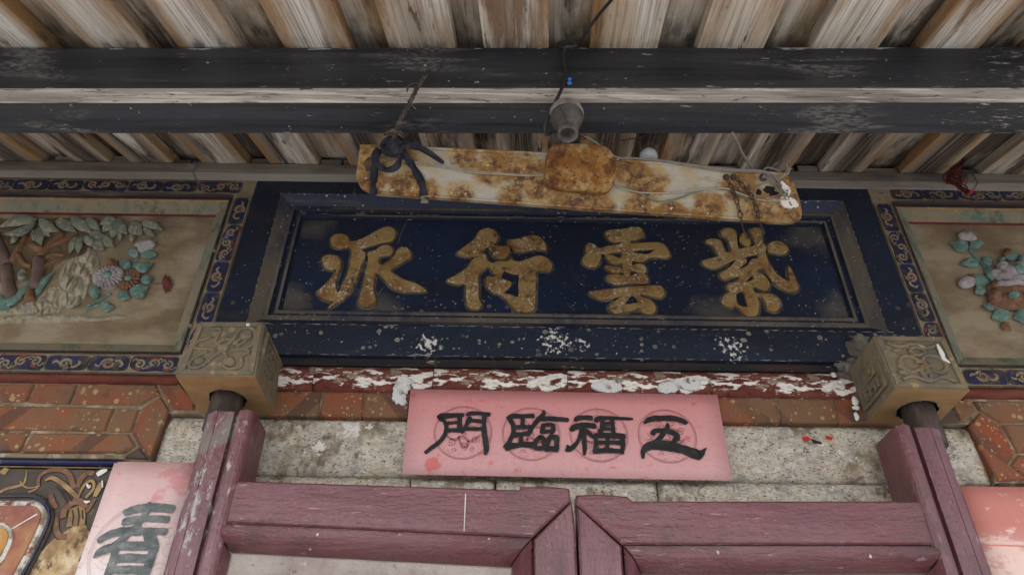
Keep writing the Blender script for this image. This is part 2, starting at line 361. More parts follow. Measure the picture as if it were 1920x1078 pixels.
M['granite'] = mat('rough_granite', (.54, .49, .40), .9, [((.65, .60, .51), ('n', (40, 40, 55), .42, .58)), ((.40, .355, .29), [('n', (70, 70, 110), .50, .60, 6, .7), .8]), ((.54, .38, .24), [('n', (9, 9, 12), .52, .66), .5]),
    ((.09, .085, .08), [('n', (150, 150, 260), .585, .615, 4, .6)]), ((.74, .72, .67), [('n', (140, 140, 180), .59, .63, 3), .7]),
    ((.17, .105, .05), [('n', (13, 13, 10), .595, .625, 7, .65), ('n', (60, 60, 60), .36, .56), .9]), ((.12, .095, .07), [('n', (7, 7, 15), .58, .64, 8, .7), .8]), ((.20, .155, .11), [('n', (5, 5, 7), .54, .66, 8, .7), ('n', (40, 40, 40), .38, .6), .7]), ((.30, .29, .27), [('n', (26, 26, 40), .54, .62, 7, .7), .7]), ((.22, .155, .085), [('thr', (26, 26, 18), .62, .80, ('b', GST), .2), .75]), ((.11, .085, .06), [('thr', (34, 34, 24), .70, .80, ('b', GST), .2), .7]), ((.75, .73, .69), [('thr', (40, 40, 40), .66, .70, ('b', GWH), .14)])],
    [(('n', (70, 70, 110), .25, .75, 8, .68), .0032), (('n', (18, 18, 26), .2, .8, 5), .006)], spec=.25, rnd=True)
def maroon(nm, gx, gz, extra=()):
    return mat(nm, (.130, .039, .047), .30, [((.158, .053, .063), ('n', (6*gx, 7, 6*gz), .42, .62)), ((.10, .026, .034), [('n', (16*gx, 16, 16*gz), .52, .66), .7]), ((.19, .095, .108), [('n', (4, 4, 4), .5, .66), .45], .42),
        ((.09, .045, .045), [('n', (70*gx, 70, 70*gz), .61, .66, 6, .7), .8], .6), ((.36, .27, .27), [('n', (110*gx, 110, 110*gz), .635, .665, 5, .65), .75], .7), ((.50, .45, .43), [('v', (80, 80, 60), .32, .10)], .8),
        ((.07, .045, .04), [('thr', (9, 9, 9), .60, .74, ('n', (30*gx, 30, 30*gz), .4, .7), .12), .6], .6)] + list(extra),
        [(('n', (110, 110, 110), .3, .7, 4, .6), .0008), (('n', (14*gx, 14, 14*gz), .2, .8, 4), .0016), (('n', (60*gx, 60, 60*gz), .35, .65, 5, .65), .0011)], spec=.62)
M['maroon'] = maroon('maroon_door_paint_across', .25, 1.4)
M['maroonv'] = maroon('maroon_door_paint_upright', 1.4, .25)
M['maroonworn'] = maroon('scuffed_maroon_paint', 1.4, .25, [((.38, .35, .335), [('thr', (60, 60, 30), .63, .70, ('b', [(-.36, -.05, 2.22, .09), (-.365, -.05, 2.10, .13), (-.365, -.05, 2.02, .1), (-.31, -.05, 2.24, .05)]), .085)], .9),
    ((.20, .17, .155), [('thr', (30, 30, 16), .62, .72, ('b', [(-.345, -.05, 2.23, .09)]), .2), .8], .9)])
M['palepanel'] = mat('pale_peeling_panel', (.52, .455, .41), .7, [((.40, .32, .30), ('n', 12, .45, .65)), ((.22, .12, .12), [('n', (70, 70, 90), .64, .68, 6), .8])], [(('n', (40, 40, 60), .35, .65, 7, .7), .005)])
M['pivot'] = mat('dark_timber_pivot', (.05, .036, .034), .7, [((.10, .075, .065), ('n', (40, 40, 14), .45, .68))], [(('n', (90, 90, 20), .2, .8), .001)])
def papermat(nm, a, b, z0, z1, stains=()):
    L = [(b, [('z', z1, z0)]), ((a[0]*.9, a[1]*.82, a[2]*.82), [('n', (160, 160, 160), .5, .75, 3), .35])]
    for c, bl in stains: L.append((c, [('thr', (30, 30, 50), .60, .70, ('b', bl), .22), .75]))
    return mat(nm, a, .8, L, [(('n', (240, 240, 240), .3, .7, 3), .0002), (('n', (3, 3, 5), .2, .8, 2), .003)], spec=.2)
M['ink'] = mat('black_ink', (.0115, .0115, .012), .55, [((.03, .03, .032), ('n', 60, .5, .7))])
M['inkgrey'] = mat('faded_grey_ink', (.11, .125, .122), .7, [((.22, .235, .23), ('n', (50, 50, 90), .45, .68)), ((.05, .06, .06), [('n', (30, 30, 40), .55, .68), .8])])
M['ring'] = mat('printed_medallion_line', (.36, .14, .15), .8)
M['ringpale'] = mat('faint_medallion_line', (.52, .40, .40), .8)
M['cream'] = mat('aged_cream_paint', (.28, .228, .15), .8, [((.175, .14, .095), ('n', 22, .45, .66)), ((.075, .06, .045), [('v', 90, .32, .2)]), ((.12, .09, .06), [('n', 60, .56, .68, 7), .7])], [(('n', 100, .2, .8), .0005)])
M['ultra'] = mat('ultramarine_paint', (.018, .023, .082), .7, [((.022, .021, .032), ('n', 20, .42, .58)), ((.115, .098, .078), [('n', (30, 30, 30), .52, .66, 8, .7), .75]), ((.10, .05, .04), [('n', (9, 9, 9), .56, .64), .6])])
M['rust_red'] = mat('iron_red_paint', (.21, .058, .035), .7, [((.13, .04, .03), ('n', 30, .45, .66))])
M['dkline'] = mat('dark_outline_paint', (.035, .026, .022), .7)
M['darkmould'] = mat('dark_stepped_moulding', (.05, .038, .038), .65, [((.11, .085, .07), ('n', (6, 40, 40), .5, .68)), ((.42, .38, .3), [('v', (55, 55, 55), .35, .14)])])
M['ochreline'] = mat('ochre_line_paint', (.33, .2, .075), .7, [((.2, .12, .06), ('n', 30, .45, .66))])
M['cove'] = mat('green_grey_cove', (.20, .195, .145), .75, [((.255, .205, .13), ('n', (9, 9, 9), .42, .6)), ((.06, .14, .125), [('n', (16, 16, 16), .53, .66, 8, .7), .85]), ((.06, .09, .05), [('n', (22, 22, 12), .54, .64, 8, .7), .8]), ((.30, .27, .2), [('n', 60, .6, .7, 6), .7])], [(('n', 70, .2, .8), .001)])
M['redband'] = mat('dull_crimson_paint', (.155, .022, .024), .65, [((.08, .02, .02), ('n', 20, .45, .66))])
M['field'] = mat('aged_buff_plaster', (.255, .195, .12), .85, [((.185, .138, .085), ('n', (7, 7, 7), .38, .62, 8)), ((.345, .285, .195), [('n', (6, 6, 11), .46, .62)]), ((.22, .13, .055), [('n', 11, .54, .7), .5]), ((.06, .045, .03), [('v', (75, 75, 75), .36, .2), ('z', .0, -.14)]), ((.40, .36, .28), [('v', 120, .3, .08)])], [(('n', 80, .2, .8), .0008), (('n', 14, .2, .8), .001)])
def relief(nm, c, c2, vein=None):
    L = [(c2, ('n', 26, .42, .62)), ((c[0]*.5, c[1]*.5, c[2]*.5), [('n', 48, .55, .66, 6), .7])]
    if vein: L.append((vein, [('n', (75, 75, 75), .54, .62, 5), .7]))
    return mat(nm, c, .75, L, [(('n', 110, .2, .8), .001)], rnd=True)
M['bamboo_leaf'] = relief('grey_green_leaf_paint', (.235, .25, .185), (.145, .165, .14), (.40, .36, .26))
M['teal_leaf'] = relief('teal_leaf_paint', (.145, .25, .215), (.095, .18, .15), (.29, .33, .28))
M['clay'] = relief('bare_clay', (.22, .12, .06), (.17, .09, .05))
M['clayground'] = relief('brown_clay_ground', (.165, .115, .07), (.125, .085, .05))
M['stalk'] = relief('mauve_brown_stalk', (.17, .115, .10), (.13, .085, .06))
M['rockcream'] = relief('cream_rock_paint', (.43, .37, .25), (.32, .275, .20), (.27, .30, .32))
M['whitemauve'] = relief('pale_mauve_petal', (.37, .335, .34), (.29, .26, .26), (.42, .37, .32))
M['terra'] = relief('terracotta_petal', (.21, .105, .06), (.16, .085, .055), (.25, .15, .12))
M['crimson_bud'] = relief('crimson_bud_paint', (.17, .045, .035), (.12, .04, .03))
M['stone'] = mat('carved_brown_stone', (.155, .13, .092), .85, [((.21, .165, .105), ('n', 12, .42, .62, 8)), ((.11, .105, .09), [('n', 20, .5, .66, 8), .8]), ((.26, .155, .065), [('n', 14, .55, .7), .55]), ((.34, .24, .125), [('v', (62, 62, 62), .52, .34), ('n', 10, .36, .5), .9]), ((.30, .23, .14), [('v', (120, 120, 120), .45, .3), .8])],
    [(('n', 90, .2, .8, 7, .65), .0015), (('n', 22, .2, .8), .002)], spec=.25, rnd=True)
M['stoneunder'] = mat('ochre_stone_underside', (.31, .19, .085), .85, [((.25, .155, .075), ('n', (10, 30, 10), .42, .62)), ((.26, .095, .045), [('n', (9, 14, 9), .55, .68), .7]), ((.15, .12, .085), [('n', 10, .56, .7), .7])], [(('n', 80, .2, .8), .001)], rnd=True)
M['blackpaint'] = mat('dark_lacquer_ground', (.055, .043, .036), .55, [((.10, .075, .055), ('n', 9, .45, .65)), ((.30, .2, .1), [('n', (12, 12, 12), .60, .68, 8, .7), .6])], [(('n', 60, .2, .8), .0008)])
M['gildline'] = mat('old_gold_paint', (.31, .20, .085), .6, [((.20, .115, .05), ('n', 34, .45, .64)), ((.42, .31, .17), [('n', 26, .54, .68), .7])])
M['gildworn'] = mat('worn_gold_ground', (.42, .29, .14), .8, [((.58, .47, .31), ('n', 22, .44, .58, 8, .7)), ((.24, .14, .07), [('n', (16, 16, 10), .50, .60, 8, .7), .8]), ((.11, .06, .035), [('n', (40, 40, 26), .54, .60, 8, .7), .9]), ((.24, .10, .05), [('n', 9, .55, .63), .6])], [(('n', 90, .2, .8), .001)])
M['whitelime'] = mat('chipped_white_rim', (.58, .56, .51), .85, [((.25, .21, .165), ('n', 38, .48, .60, 8)), ((.2, .075, .055), [('n', 24, .53, .60, 8, .7)])], [(('n', 60, .2, .8), .002)])
M['redlacquer'] = mat('worn_red_lacquer', (.25, .085, .062), .6, [((.33, .16, .10), ('n', 14, .45, .64)), ((.6, .52, .45), [('n', (26, 26, 12), .62, .66, 7, .65)]), ((.42, .21, .08), [('n', 6, .56, .66), .7])], [(('n', 70, .2, .8), .001)])
M['bluegloss'] = mat('glossy_blue_moulding', (.016, .024, .085), .3, [((.05, .05, .06), ('n', (5, 30, 30), .48, .66)), ((.22, .2, .16), [('n', (30, 60, 60), .62, .68, 7), .8])], [(('n', 60, .2, .8), .0006)], spec=.5)
def rustmat(nm, rust_bl, pale_bl, z=.10):
    q = lambda lo, hi: ('thr', (16, 30, 30), lo, hi, ('b', rust_bl), .30)
    keep = ('inv', ('b', pale_bl)) if pale_bl else 1.0
    return mat(nm, (.37, .345, .29), .55, [((.36, .275, .14), [q(.50, .66), .9], .8), ((.24, .125, .04), [q(.58, .72)], .85), ((.38, .26, .11), [q(.6, .7), ('n', (60, 60, 60), .48, .6, 6, .7), .8], .85),
        ((.085, .042, .028), [q(.64, .78), ('n', (60, 60, 60), .46, .57, 8, .72), .95], .9), ((.55, .46, .33), [q(.6, .7), ('n', (95, 95, 95), .63, .67, 5, .7)], .9)],
        [((q(.55, .75)), .0012), (('n', (120, 120, 120), .2, .8, 6, .7), .0012)], spec=.35)
M['cable'] = mat('black_rubber_cable', (.022, .022, .024), .55, [((.05, .047, .045), ('n', 40, .45, .7))])
M['cloth'] = mat('navy_black_cloth', (.016, .017, .026), .9, [((.04, .04, .05), ('n', 45, .45, .68)), ((.18, .165, .15), [('n', 30, .66, .72), .7])], [(('n', 300, .2, .8, 3), .0008)])
M['jute'] = mat('dark_hairy_rope', (.055, .045, .038), .95, [((.14, .11, .085), ('n', 80, .45, .66))], [(('n', 220, .2, .8), .002)])
M['wirepale'] = mat('old_cream_wire', (.36, .32, .25), .6, [((.2, .17, .13), ('n', 50, .5, .68))])
M['wiregrey'] = mat('grey_cord', (.20, .18, .155), .75, [((.11, .1, .09), ('n', 50, .5, .68))])
M['wiregreen'] = mat('green_wire', (.075, .17, .13), .6, [((.2, .22, .18), ('n', 30, .5, .68))])
M['wirered'] = mat('faded_red_wire', (.32, .12, .10), .6)
M['rustchain'] = mat('rusted_iron', (.055, .035, .028), .8, [((.13, .065, .035), ('n', 60, .5, .66))], [(('n', 160, .2, .8), .001)])
M['plasticwhite'] = mat('yellowed_white_plastic', (.62, .59, .52), .45, [((.36, .30, .22), ('n', 30, .54, .68)), ((.05, .04, .035), [('v', 60, .3, .3)])])
M['ceramic'] = mat('dusty_ceramic', (.34, .32, .285), .6, [((.16, .145, .125), ('n', 30, .45, .62)), ((.07, .06, .055), [('n', 18, .55, .66), .8])], [(('n', 90, .2, .8), .0006)])
M['darkdust'] = mat('dusty_black_bakelite', (.065, .06, .057), .7, [((.13, .12, .11), ('n', 26, .45, .66))])
M['bulb'] = mat('frosted_blue_white_plastic', (.47, .50, .53), .35, [((.35, .37, .38), ('n', 30, .5, .68))])
M['yarn'] = mat('dark_red_yarn', (.10, .016, .018), .9, [((.16, .025, .025), ('n', 90, .5, .66))])
M['redbright'] = mat('bright_red_bead', (.5, .02, .02), .5)
M['bluepin'] = mat('blue_plastic', (.03, .16, .55), .4)
M['limebit'] = mat('white_lime_splash', (.66, .65, .62), .9)
M['lime2'] = mat('bluish_lime_smear', (.60, .61, .61), .9, [((.46, .46, .45), ('n', 40, .50, .62)), ((.2, .13, .1), [('n', 60, .58, .64, 7, .7)])], [(('n', 70, .2, .8), .002)])
M['paving'] = mat('granite_paving', (.37, .365, .355), .9, [((.28, .275, .27), ('n', 3, .4, .65)), ((.14, .13, .12), [('n', 90, .6, .66), .6])], [(('n', 60, .2, .8), .003)])
M['plaster'] = mat('grey_rendered_wall', (.34, .31, .27), .9, [((.24, .22, .19), ('n', 4, .42, .62))], [(('n', 50, .2, .8), .002)])
M['cement'] = mat('grey_cement_smear', (.115, .105, .088), .95, [((.20, .185, .16), ('n', 22, .45, .64)), ((.09, .08, .07), [('n', 34, .54, .66), .8])], [(('n', 70, .2, .8), .003)])
M['dkhole'] = mat('hole_shade_black', (.012, .01, .01), .9)  # shade inside holes put into the colour as near-black; screws share it

# ------------------------------------------------------------------ ground
g = MB(); g.box(-60, 60, -90, 6, -.3, 0)
o = g.build('ground', M['paving']); o['kind'] = 'structure'

# ------------------------------------------------------------------ roof: rafters, boards, plate
XL, XR = -1.95, 1.95
DR = Vector((.0465, 1, .3778)).normalized()
PL = P(960, 313, -.03)                       # rafter underside meets the plate here
ex = Vector((1, 0, 0)); ex = (ex-DR*ex.dot(DR)).normalized(); en = ex.cross(DR)
roof = thing('eave_roof', 'weathered timber eave of wide pale rafters with brown stains over the doorway', 'roof', (0, -.03, PL.z))
def raft_x(px, py=90):                       # x where a board edge passes the beam line, carried back to the plate line
    d = ray(px, py); n = en; q = CAM + d*(n.dot(PL-CAM)/n.dot(d)); return (q + DR*((-.03-q.y)/DR.y)).x
edges = [(-150,-60),(-10,93),(168,279),(335,454),(534,657),(730,854),(907,1029),(1106,1233),(1308,1432),(1520,1646),(1727,1838),(1935,2050)]
rx = [(raft_x(a), raft_x(b)) for a, b in edges]
pit_ = .222
while rx[0][0] > XL: rx.insert(0, (rx[0][0]-pit_, rx[0][0]-pit_+.137))
while rx[-1][1] < XR: rx.append((rx[-1][0]+pit_, rx[-1][0]+pit_+.137))
LOC = Matrix.Translation(Vector((0, 0, 0)))
def board(name, x0, x1, y0, y1, z0, z1, m):
    """box in the sloped roof frame, local y along the rafter, origin on the plate line"""
    mb = MB(); h = (x1-x0)/2; n = 6
    mb.box(-h, h, y0, y1, z0, z1)
    o = mb.build(name, m, None, bevel=.0025)
    o.parent = roof; org = PL + Vector(((x0+x1)/2-PL.x, 0, 0)) - Vector(roof.location)
    mt = Matrix((ex, DR, en)).transposed().to_4x4(); mt.translation = org; o.matrix_local = mt
    return o
L0 = -1.30
for i, (a, b) in enumerate(rx):
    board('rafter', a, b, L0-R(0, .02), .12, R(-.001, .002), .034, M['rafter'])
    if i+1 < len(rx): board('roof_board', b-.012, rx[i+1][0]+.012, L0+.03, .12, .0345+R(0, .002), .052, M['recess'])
mb = MB(); mb.box(-2.2, 2.2, L0, .9, .056, .09)
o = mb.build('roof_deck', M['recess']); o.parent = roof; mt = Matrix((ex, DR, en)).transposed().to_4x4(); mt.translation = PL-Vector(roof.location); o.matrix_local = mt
zpb = P(1000, 332, -.03).z
x = XL
while x < XR:                                 # plate lengths butted end to end
    nx = min(XR, x + R(.9, 1.2)); mb = MB(); mb.box(x+.001, nx-.001, -.03+R(-.002, .002), .10, zpb+R(-.001, .001), PL.z-.001); mb.build('wall_plate', M['plate'], roof, bevel=.002); x = nx
for i in range(len(rx)-1):                    # spacer blocks between rafter feet
    a, b = rx[i][1], rx[i+1][0]; mid = a+(b-a)*R(.25, .75)
    for q0, q1 in (((a+.003, mid-.003), (mid+.003, b-.003)) if i % 2 else ((a+.003, b-.003),)):
        mb = MB(); mb.box(q0, q1, -.018+R(-.008, .01), .06, PL.z, PL.z+.030+R(-.005, .002)); mb.build('spacer_block', M['plate'], roof, bevel=.002)

# ------------------------------------------------------------------ eave beam
BY = -.555
bz = (P(960, 90, BY).z, P(960, 165, BY).z)
beam = thing('eave_beam', 'long black painted timber beam with a worn pale edge strip under the rafters', 'beam', (0, BY, (bz[0]+bz[1])/2))
def beam_piece(nm, m, poly, x0=XL, x1=XR):
    mb = MB(); n = 56; k = len(poly); vs = []
    for i in range(n+1):
        x = x0+(x1-x0)*i/n
        bow = -.006*(x/1.0)**2 if abs(x) < 1.2 else -.0086
        for j, (y, z) in enumerate(poly): vs.append((x, y - math.tan(math.radians(1.0))*x, z + .0012*mnoise.noise((x*3, j*3.3, 1)) ))
    fs = [(i*k+j, i*k+(j+1) % k, (i+1)*k+(j+1) % k, (i+1)*k+j) for i in range(n) for j in range(k)]
    fs += [tuple(range(k)), tuple(n*k+j for j in range(k-1, -1, -1))]
    mb.add(vs, fs); return mb.build(nm, m, beam)
z0, z1 = bz; zc = z1-.020
beam_piece('beam_face', M['blackbeam'], [(BY, z0-.001), (BY, z1), (BY+.014, z1), (BY+.014, z0-.001)])
beam_piece('beam_edge_strip', M['palestrip'], [(BY+.0006, z1-.0004), (BY+.0205, zc+.0002), (BY+.034, zc+.012), (BY+.0145, z1-.0004)])
beam_piece('beam_underside', M['blackbeam'], [(BY+.021, zc), (BY+.098, zc), (BY+.098, z0+.034), (BY+.035, z0+.009), (BY+.035, zc+.0125)])

# ------------------------------------------------------------------ wall: lintel, jambs, bricks, red moulding
WL, WR = -2.6, 2.6
wall = thing('temple_wall', 'doorway wall of rough grey granite and orange brick bands behind the red doors', 'wall', (0, .05, 0))
def brick(poly, m, Y=-.0, depth=.03, shrink=0, name='brick'):
    mb = MB(); mb.prism([Vector(p) for p in poly], depth, bev=.0035); return mb.build(name, M[m], wall)
zt = P(700, 780, .0).z                        # top of the granite
# granite lintel: one long slab, a second course below with joints
GY = .012
def slab(x0, x1, z0, z1, y=GY, name='granite_block'):
    mb = MB(); fine = .012 if z1 > 1.9 else .05; nx = max(2, int((x1-x0)/fine)); nz = max(2, int((z1-z0)/fine)); sd = R(0, 50); vs = []
    for j in range(nz+1):
        for i in range(nx+1):
            edge = i in (0, nx) or j in (0, nz)
            vs.append((x0+(x1-x0)*i/nx, y+(.004 if edge else -.003-.0035*mnoise.noise((i*.22+sd, j*.22, 0))-.0032*mnoise.noise((i*.6+sd, j*.75, 3))-.002*mnoise.noise((i*1.3+sd, j*1.6, 5))), z0+(z1-z0)*j/nz))
    fs = [(j*(nx+1)+i, j*(nx+1)+i+1, (j+1)*(nx+1)+i+1, (j+1)*(nx+1)+i) for j in range(nz) for i in range(nx)]
    b = len(vs); vs += [(x0, y+.2, z0), (x1, y+.2, z0), (x1, y+.2, z1), (x0, y+.2, z1)]
    c = [0, nx, (nx+1)*(nz+1)-1, nz*(nx+1)]
    bot = list(range(nx+1)); top = [nz*(nx+1)+i for i in range(nx+1)]; lf = [j*(nx+1) for j in range(nz+1)]; rt = [j*(nx+1)+nx for j in range(nz+1)]
    fs += [tuple(bot[::-1]+[b, b+1]), tuple(top+[b+2, b+3]), tuple(lf+[b+3, b]), tuple(rt[::-1]+[b+1, b+2]), (b, b+3, b+2, b+1)]
    mb.add(vs, fs, 0, True); return mb.build(name, M['granite'], wall)
JL, JR = P(310, 800, GY).x, P(1850, 880, GY).x
zc1 = P(1000, 897, GY).z
slab(JL, JR, zc1+.002, zt-.003)
jx = [JL] + [P(q, 915, GY).x for q in (768, 928, 1233)] + [JR]
for a, b in zip(jx, jx[1:]): slab(a+.002, b-.002, zc1-.30, zc1-.002)
zj = zc1-.30
for (a, b) in ((JL, P(470, 900, GY).x-.10), (P(1660, 900, GY).x+.10, JR)):
    z = zj
    while z > .05:
        nz = max(0, z-.52); slab(a, b, nz+.003, z-.003); z = nz
# backing bed behind everything
mb = MB(); mb.box(WL, WR, .045, .28, 2.0, 3.35); mb.build('mortar_bed', M['mortar'], wall)
mb = MB(); mb.box(WL, JL-.003, .0015, .044, P(100, 862, 0).z, P(100, 716, 0).z); mb.box(JR+.003, WR, .0015, .044, P(1900, 905, 0).z, P(1900, 745, 0).z); mb.box(JL-.002, JR+.002, .002, .044, zt+.001, P(900, 737, 0).z); mb.build('mortar_joint', M['mortar'], wall, kind='stuff')
mb = MB(); mb.box(WL, JL-.002, .046, .28, 0, 2.0); mb.box(JR+.002, WR, .046, .28, 0, 2.0); mb.build('rendered_wall', M['plaster'], wall)
# left brickwork, traced piece by piece
cL = (0, 700, 5.053); cRt = (1740, 660, 4.144)
BYF = -.004
def tr(crop, pts, Y=BYF): return [PT(crop, *wob(p, 2.5), Y) for p in pts]
for poly, m in (
    ([(-120,97),(318,97),(243,262),(-120,262)], 'brick'),
    ([(338,97),(728,100),(650,280),(262,268)], 'brick'),
    ([(748,102),(1475,104),(1512,192),(1318,292),(674,284)], 'brick'),
    ([(1548,188),(1500,104),(1705,104),(1850,262),(1830,335),(1625,330)], 'brick'),
    ([(-120,302),(700,314),(1078,326),(985,538),(-120,528)], 'brick2'),
    ([(1105,328),(1316,334),(1232,550),(1003,540)], 'brick2'),
    ([(1347,326),(1520,212),(1600,345),(1412,808),(1316,684),(1250,568)], 'brick'),
    ([(-120,548),(268,560),(172,738),(-120,738)], 'brick'),
    ([(302,562),(1214,570),(1278,680),(1186,748),(192,748)], 'brick2'),
    ([(1202,757),(1312,694),(1398,806),(1180,800)], 'brickdark')):
    brick(tr(cL, poly), m)
for poly, m in (
    ([(215,368),(330,372),(378,450),(300,535),(255,535),(200,420)], 'brick'),
    ([(40,530),(195,428),(248,542),(60,548)], 'brickdark'),
    ([(352,376),(900,372),(900,540),(565,542),(455,475),(398,448)], 'brick2'),
    ([(400,466),(455,490),(556,556),(680,778),(622,872),(770,990),(548,1000),(318,572)], 'brick'),
    ([(580,560),(900,556),(900,778),(694,778)], 'brick2'),
    ([(645,872),(704,796),(900,800),(900,1000),(790,985)], 'brick'),
    ([(555,1008),(640,1010),(640,1036),(560,1036)], 'brickdark')):
    brick(tr(cRt, poly), m)
# further brickwork to both sides, out of the picture
for sgn, x0 in ((-1, P(-30, 780, 0).x), (1, P(1962, 800, 0).x)):
    for r_ in range(3):
        x = x0
        for k in range(3):
            q = sgn*.27; a, b = sorted((x, x+q)); zz0 = P(100, 853-47*r_, 0).z
            brick([(a+.004, BYF, zz0), (b-.004, BYF, zz0), (b-.004, BYF, zz0+.055), (a+.004, BYF, zz0+.055)], 'brick'); x += q
# middle brick course under the red moulding
zb0, zb1 = P(900, 783, BYF).z, P(900, 739, BYF).z
bx = [505, 600, 681, 770, 880, 990, 1100, 1210, 1335, 1458, 1564, 1660]
for a, b in zip(bx, bx[1:]):
    xa, xb = P(a, 760, BYF).x+.002, P(b, 760, BYF).x-.002; d = R(-.006, .006)
    brick([(xa, BYF, zb0), (xb, BYF, zb0), (xb+d*0, BYF, zb1), (xa, BYF, zb1)], 'brick' if random.random() < .7 else 'brick2')
# granite seen beside the left post and right post already in the lintel slab; mouldings
def moulding(x0, x1, za, zb, ybase, bulge, m, name='red_moulding', seg=.2):
    mb = MB(); n = 8; nx = 24; vs = []
    for i in range(nx+1):
        for k in range(n+1):
            t = k/n; vs.append((x0+(x1-x0)*i/nx, ybase-bulge*math.sin(math.pi*t)**.7, zb+(za-zb)*t))
        vs.append((x0+(x1-x0)*i/nx, ybase+.04, za)); vs.append((x0+(x1-x0)*i/nx, ybase+.04, zb))
    k = n+3; fs = [(i*k+j, i*k+(j+1) % k, (i+1)*k+(j+1) % k, (i+1)*k+j) for i in range(nx) for j in range(k)]
    fs += [tuple(range(k)), tuple(nx*k+j for j in range(k-1, -1, -1))]
    mb.add(vs, fs, 0, True); o = mb.build(name, M[m], wall); return o
zr1, zr0 = P(900, 690, -.004).z, P(900, 737, -.004).z
# two tiles long pieces with a joint, peeling white
jr = [500, 588, 814, 1066, 1200, 1330, 1450, 1570, 1650]
def centred(o):
    c = sum((v.co for v in o.data.vertices), Vector())/len(o.data.vertices)
    for v in o.data.vertices: v.co -= c
    o.location = Vector(o.location)+c; return o
xq = [P(q, 712, -.004).x for q in (505, 588, 812, 1064, 1330, 1640)]
for a, b in zip(xq, xq[1:]):
    o = centred(moulding(a+.0008, b-.0008, zr1, zr0, .0, .010, 'redpeel'))
zl1, zl0 = P(200, 701, -.004).z, P(200, 717, -.004).z
centred(moulding(WL, P(345, 708, 0).x+.02, zl1, zl0-.002, .002, .016, 'redstrip'))
zl1, zl0 = P(1880, 727, -.004).z, P(1880, 747, -.004).z
centred(moulding(P(1790, 735, 0).x-.02, WR, zl1, zl0, .002, .016, 'redstrip'))
# mortar ledge under the left bricks
mb = MB(); a = P(0, 853, 0).z; b = P(0, 861, 0).z
mb.box(WL, P(236, 862, 0).x, -.012, .045, b, a); centred(mb.build('mortar_ledge', M['mortar'], wall, bevel=.003))

# ------------------------------------------------------------------ nested frames
def frame_sides(x0, x1, z0, z1, prof, back=.06):
    """prof: (inset, y, material index of the face that starts here). One MB per side, mitred"""
    pr = [(0, prof[0][1]+back, 0)] + list(prof); out = []
    for side in range(4):
        mb = MB(); vs = []
        for ins, y, mi in pr:
            a, b, c, d = (x0+ins, y, z0+ins), (x1-ins, y, z0+ins), (x1-ins, y, z1-ins), (x0+ins, y, z1-ins)
            vs += [(d, c), (b, a), (a, d), (c, b)][side]
        for k in range(len(pr)-1): mb.add([vs[2*k], vs[2*k+1], vs[2*k+3], vs[2*k+2]], [(0, 1, 2, 3)], pr[k][2] if k else pr[1][2])
        out.append(mb)
    return out                                # top, bottom, left, right

# ------------------------------------------------------------------ name board
NX0, NX1 = -.7095, .976
NZ1, NZ0 = P(1000, 331, 0).z, P(900, 669, 0).z
rimT = NZ1-P(760, 366, 0).z; rimB = P(900, 612, 0).z-NZ0
nb = thing('name_board', 'dark blue name board with four gilded raised characters above the doorway', 'signboard', ((NX0+NX1)/2, .05, NZ0))
def loc(o_root, p, r): q = Vector(p)-Vector(o_root.location); return (q.x, q.y, q.z, r)
M['blue'] = bluepaint('deep_blue_paint')
M['bluepeel'] = bluepaint('flaking_blue_paint', [loc(nb, P(1038, 640, 0), .058), loc(nb, P(803, 650, 0), .045), loc(nb, P(1372, 652, 0), .055), loc(nb, P(1090, 645, 0), .03)])
# flat rim: four boards of their own widths
IX0, IX1, IZ0, IZ1 = NX0+.0745, NX1-.078, NZ0+rimB, NZ1-rimT
def rimpiece(poly, m):
    mb = MB(); mb.prism([Vector((x, .0, z)) for x, z in poly], .06, bev=.0012); return mb.build('rim_board', M[m], nb)
rimpiece([(NX0, NZ1), (NX1, NZ1), (IX1, IZ1), (IX0, IZ1)], 'blue')
rimpiece([(NX0, NZ0), (NX1, NZ0), (IX1, IZ0), (IX0, IZ0)], 'bluepeel')
rimpiece([(NX0, NZ0), (IX0, IZ0), (IX0, IZ1), (NX0, NZ1)], 'blue')
rimpiece([(NX1, NZ0), (NX1, NZ1), (IX1, IZ1), (IX1, IZ0)], 'blue')
prof = [(0, .0005, 0), (.026, .021, 1), (.029, .019, 1), (.038, .019, 2), (.041, .027, 2), (.049, .027, 1), (.053, .024, 1), (.058, .025, 2), (.060, .0345, 2), (.068, .0345, 0)]
for mb, mats in zip(frame_sides(IX0, IX1, IZ0, IZ1, prof, .05), ('t', 'b', 's', 's')):
    ms = [M['bluedust'], M['bluedust'], M['blue']] if mats == 's' else [M['bluehalf'], M['bluedust'], M['blue']]
    mb.build('stepped_moulding', ms, nb, smooth=False)
FY = .034
mb = MB(); mb.box(IX0+.066, IX1-.066, FY, .055, IZ0+.066, IZ1-.066)
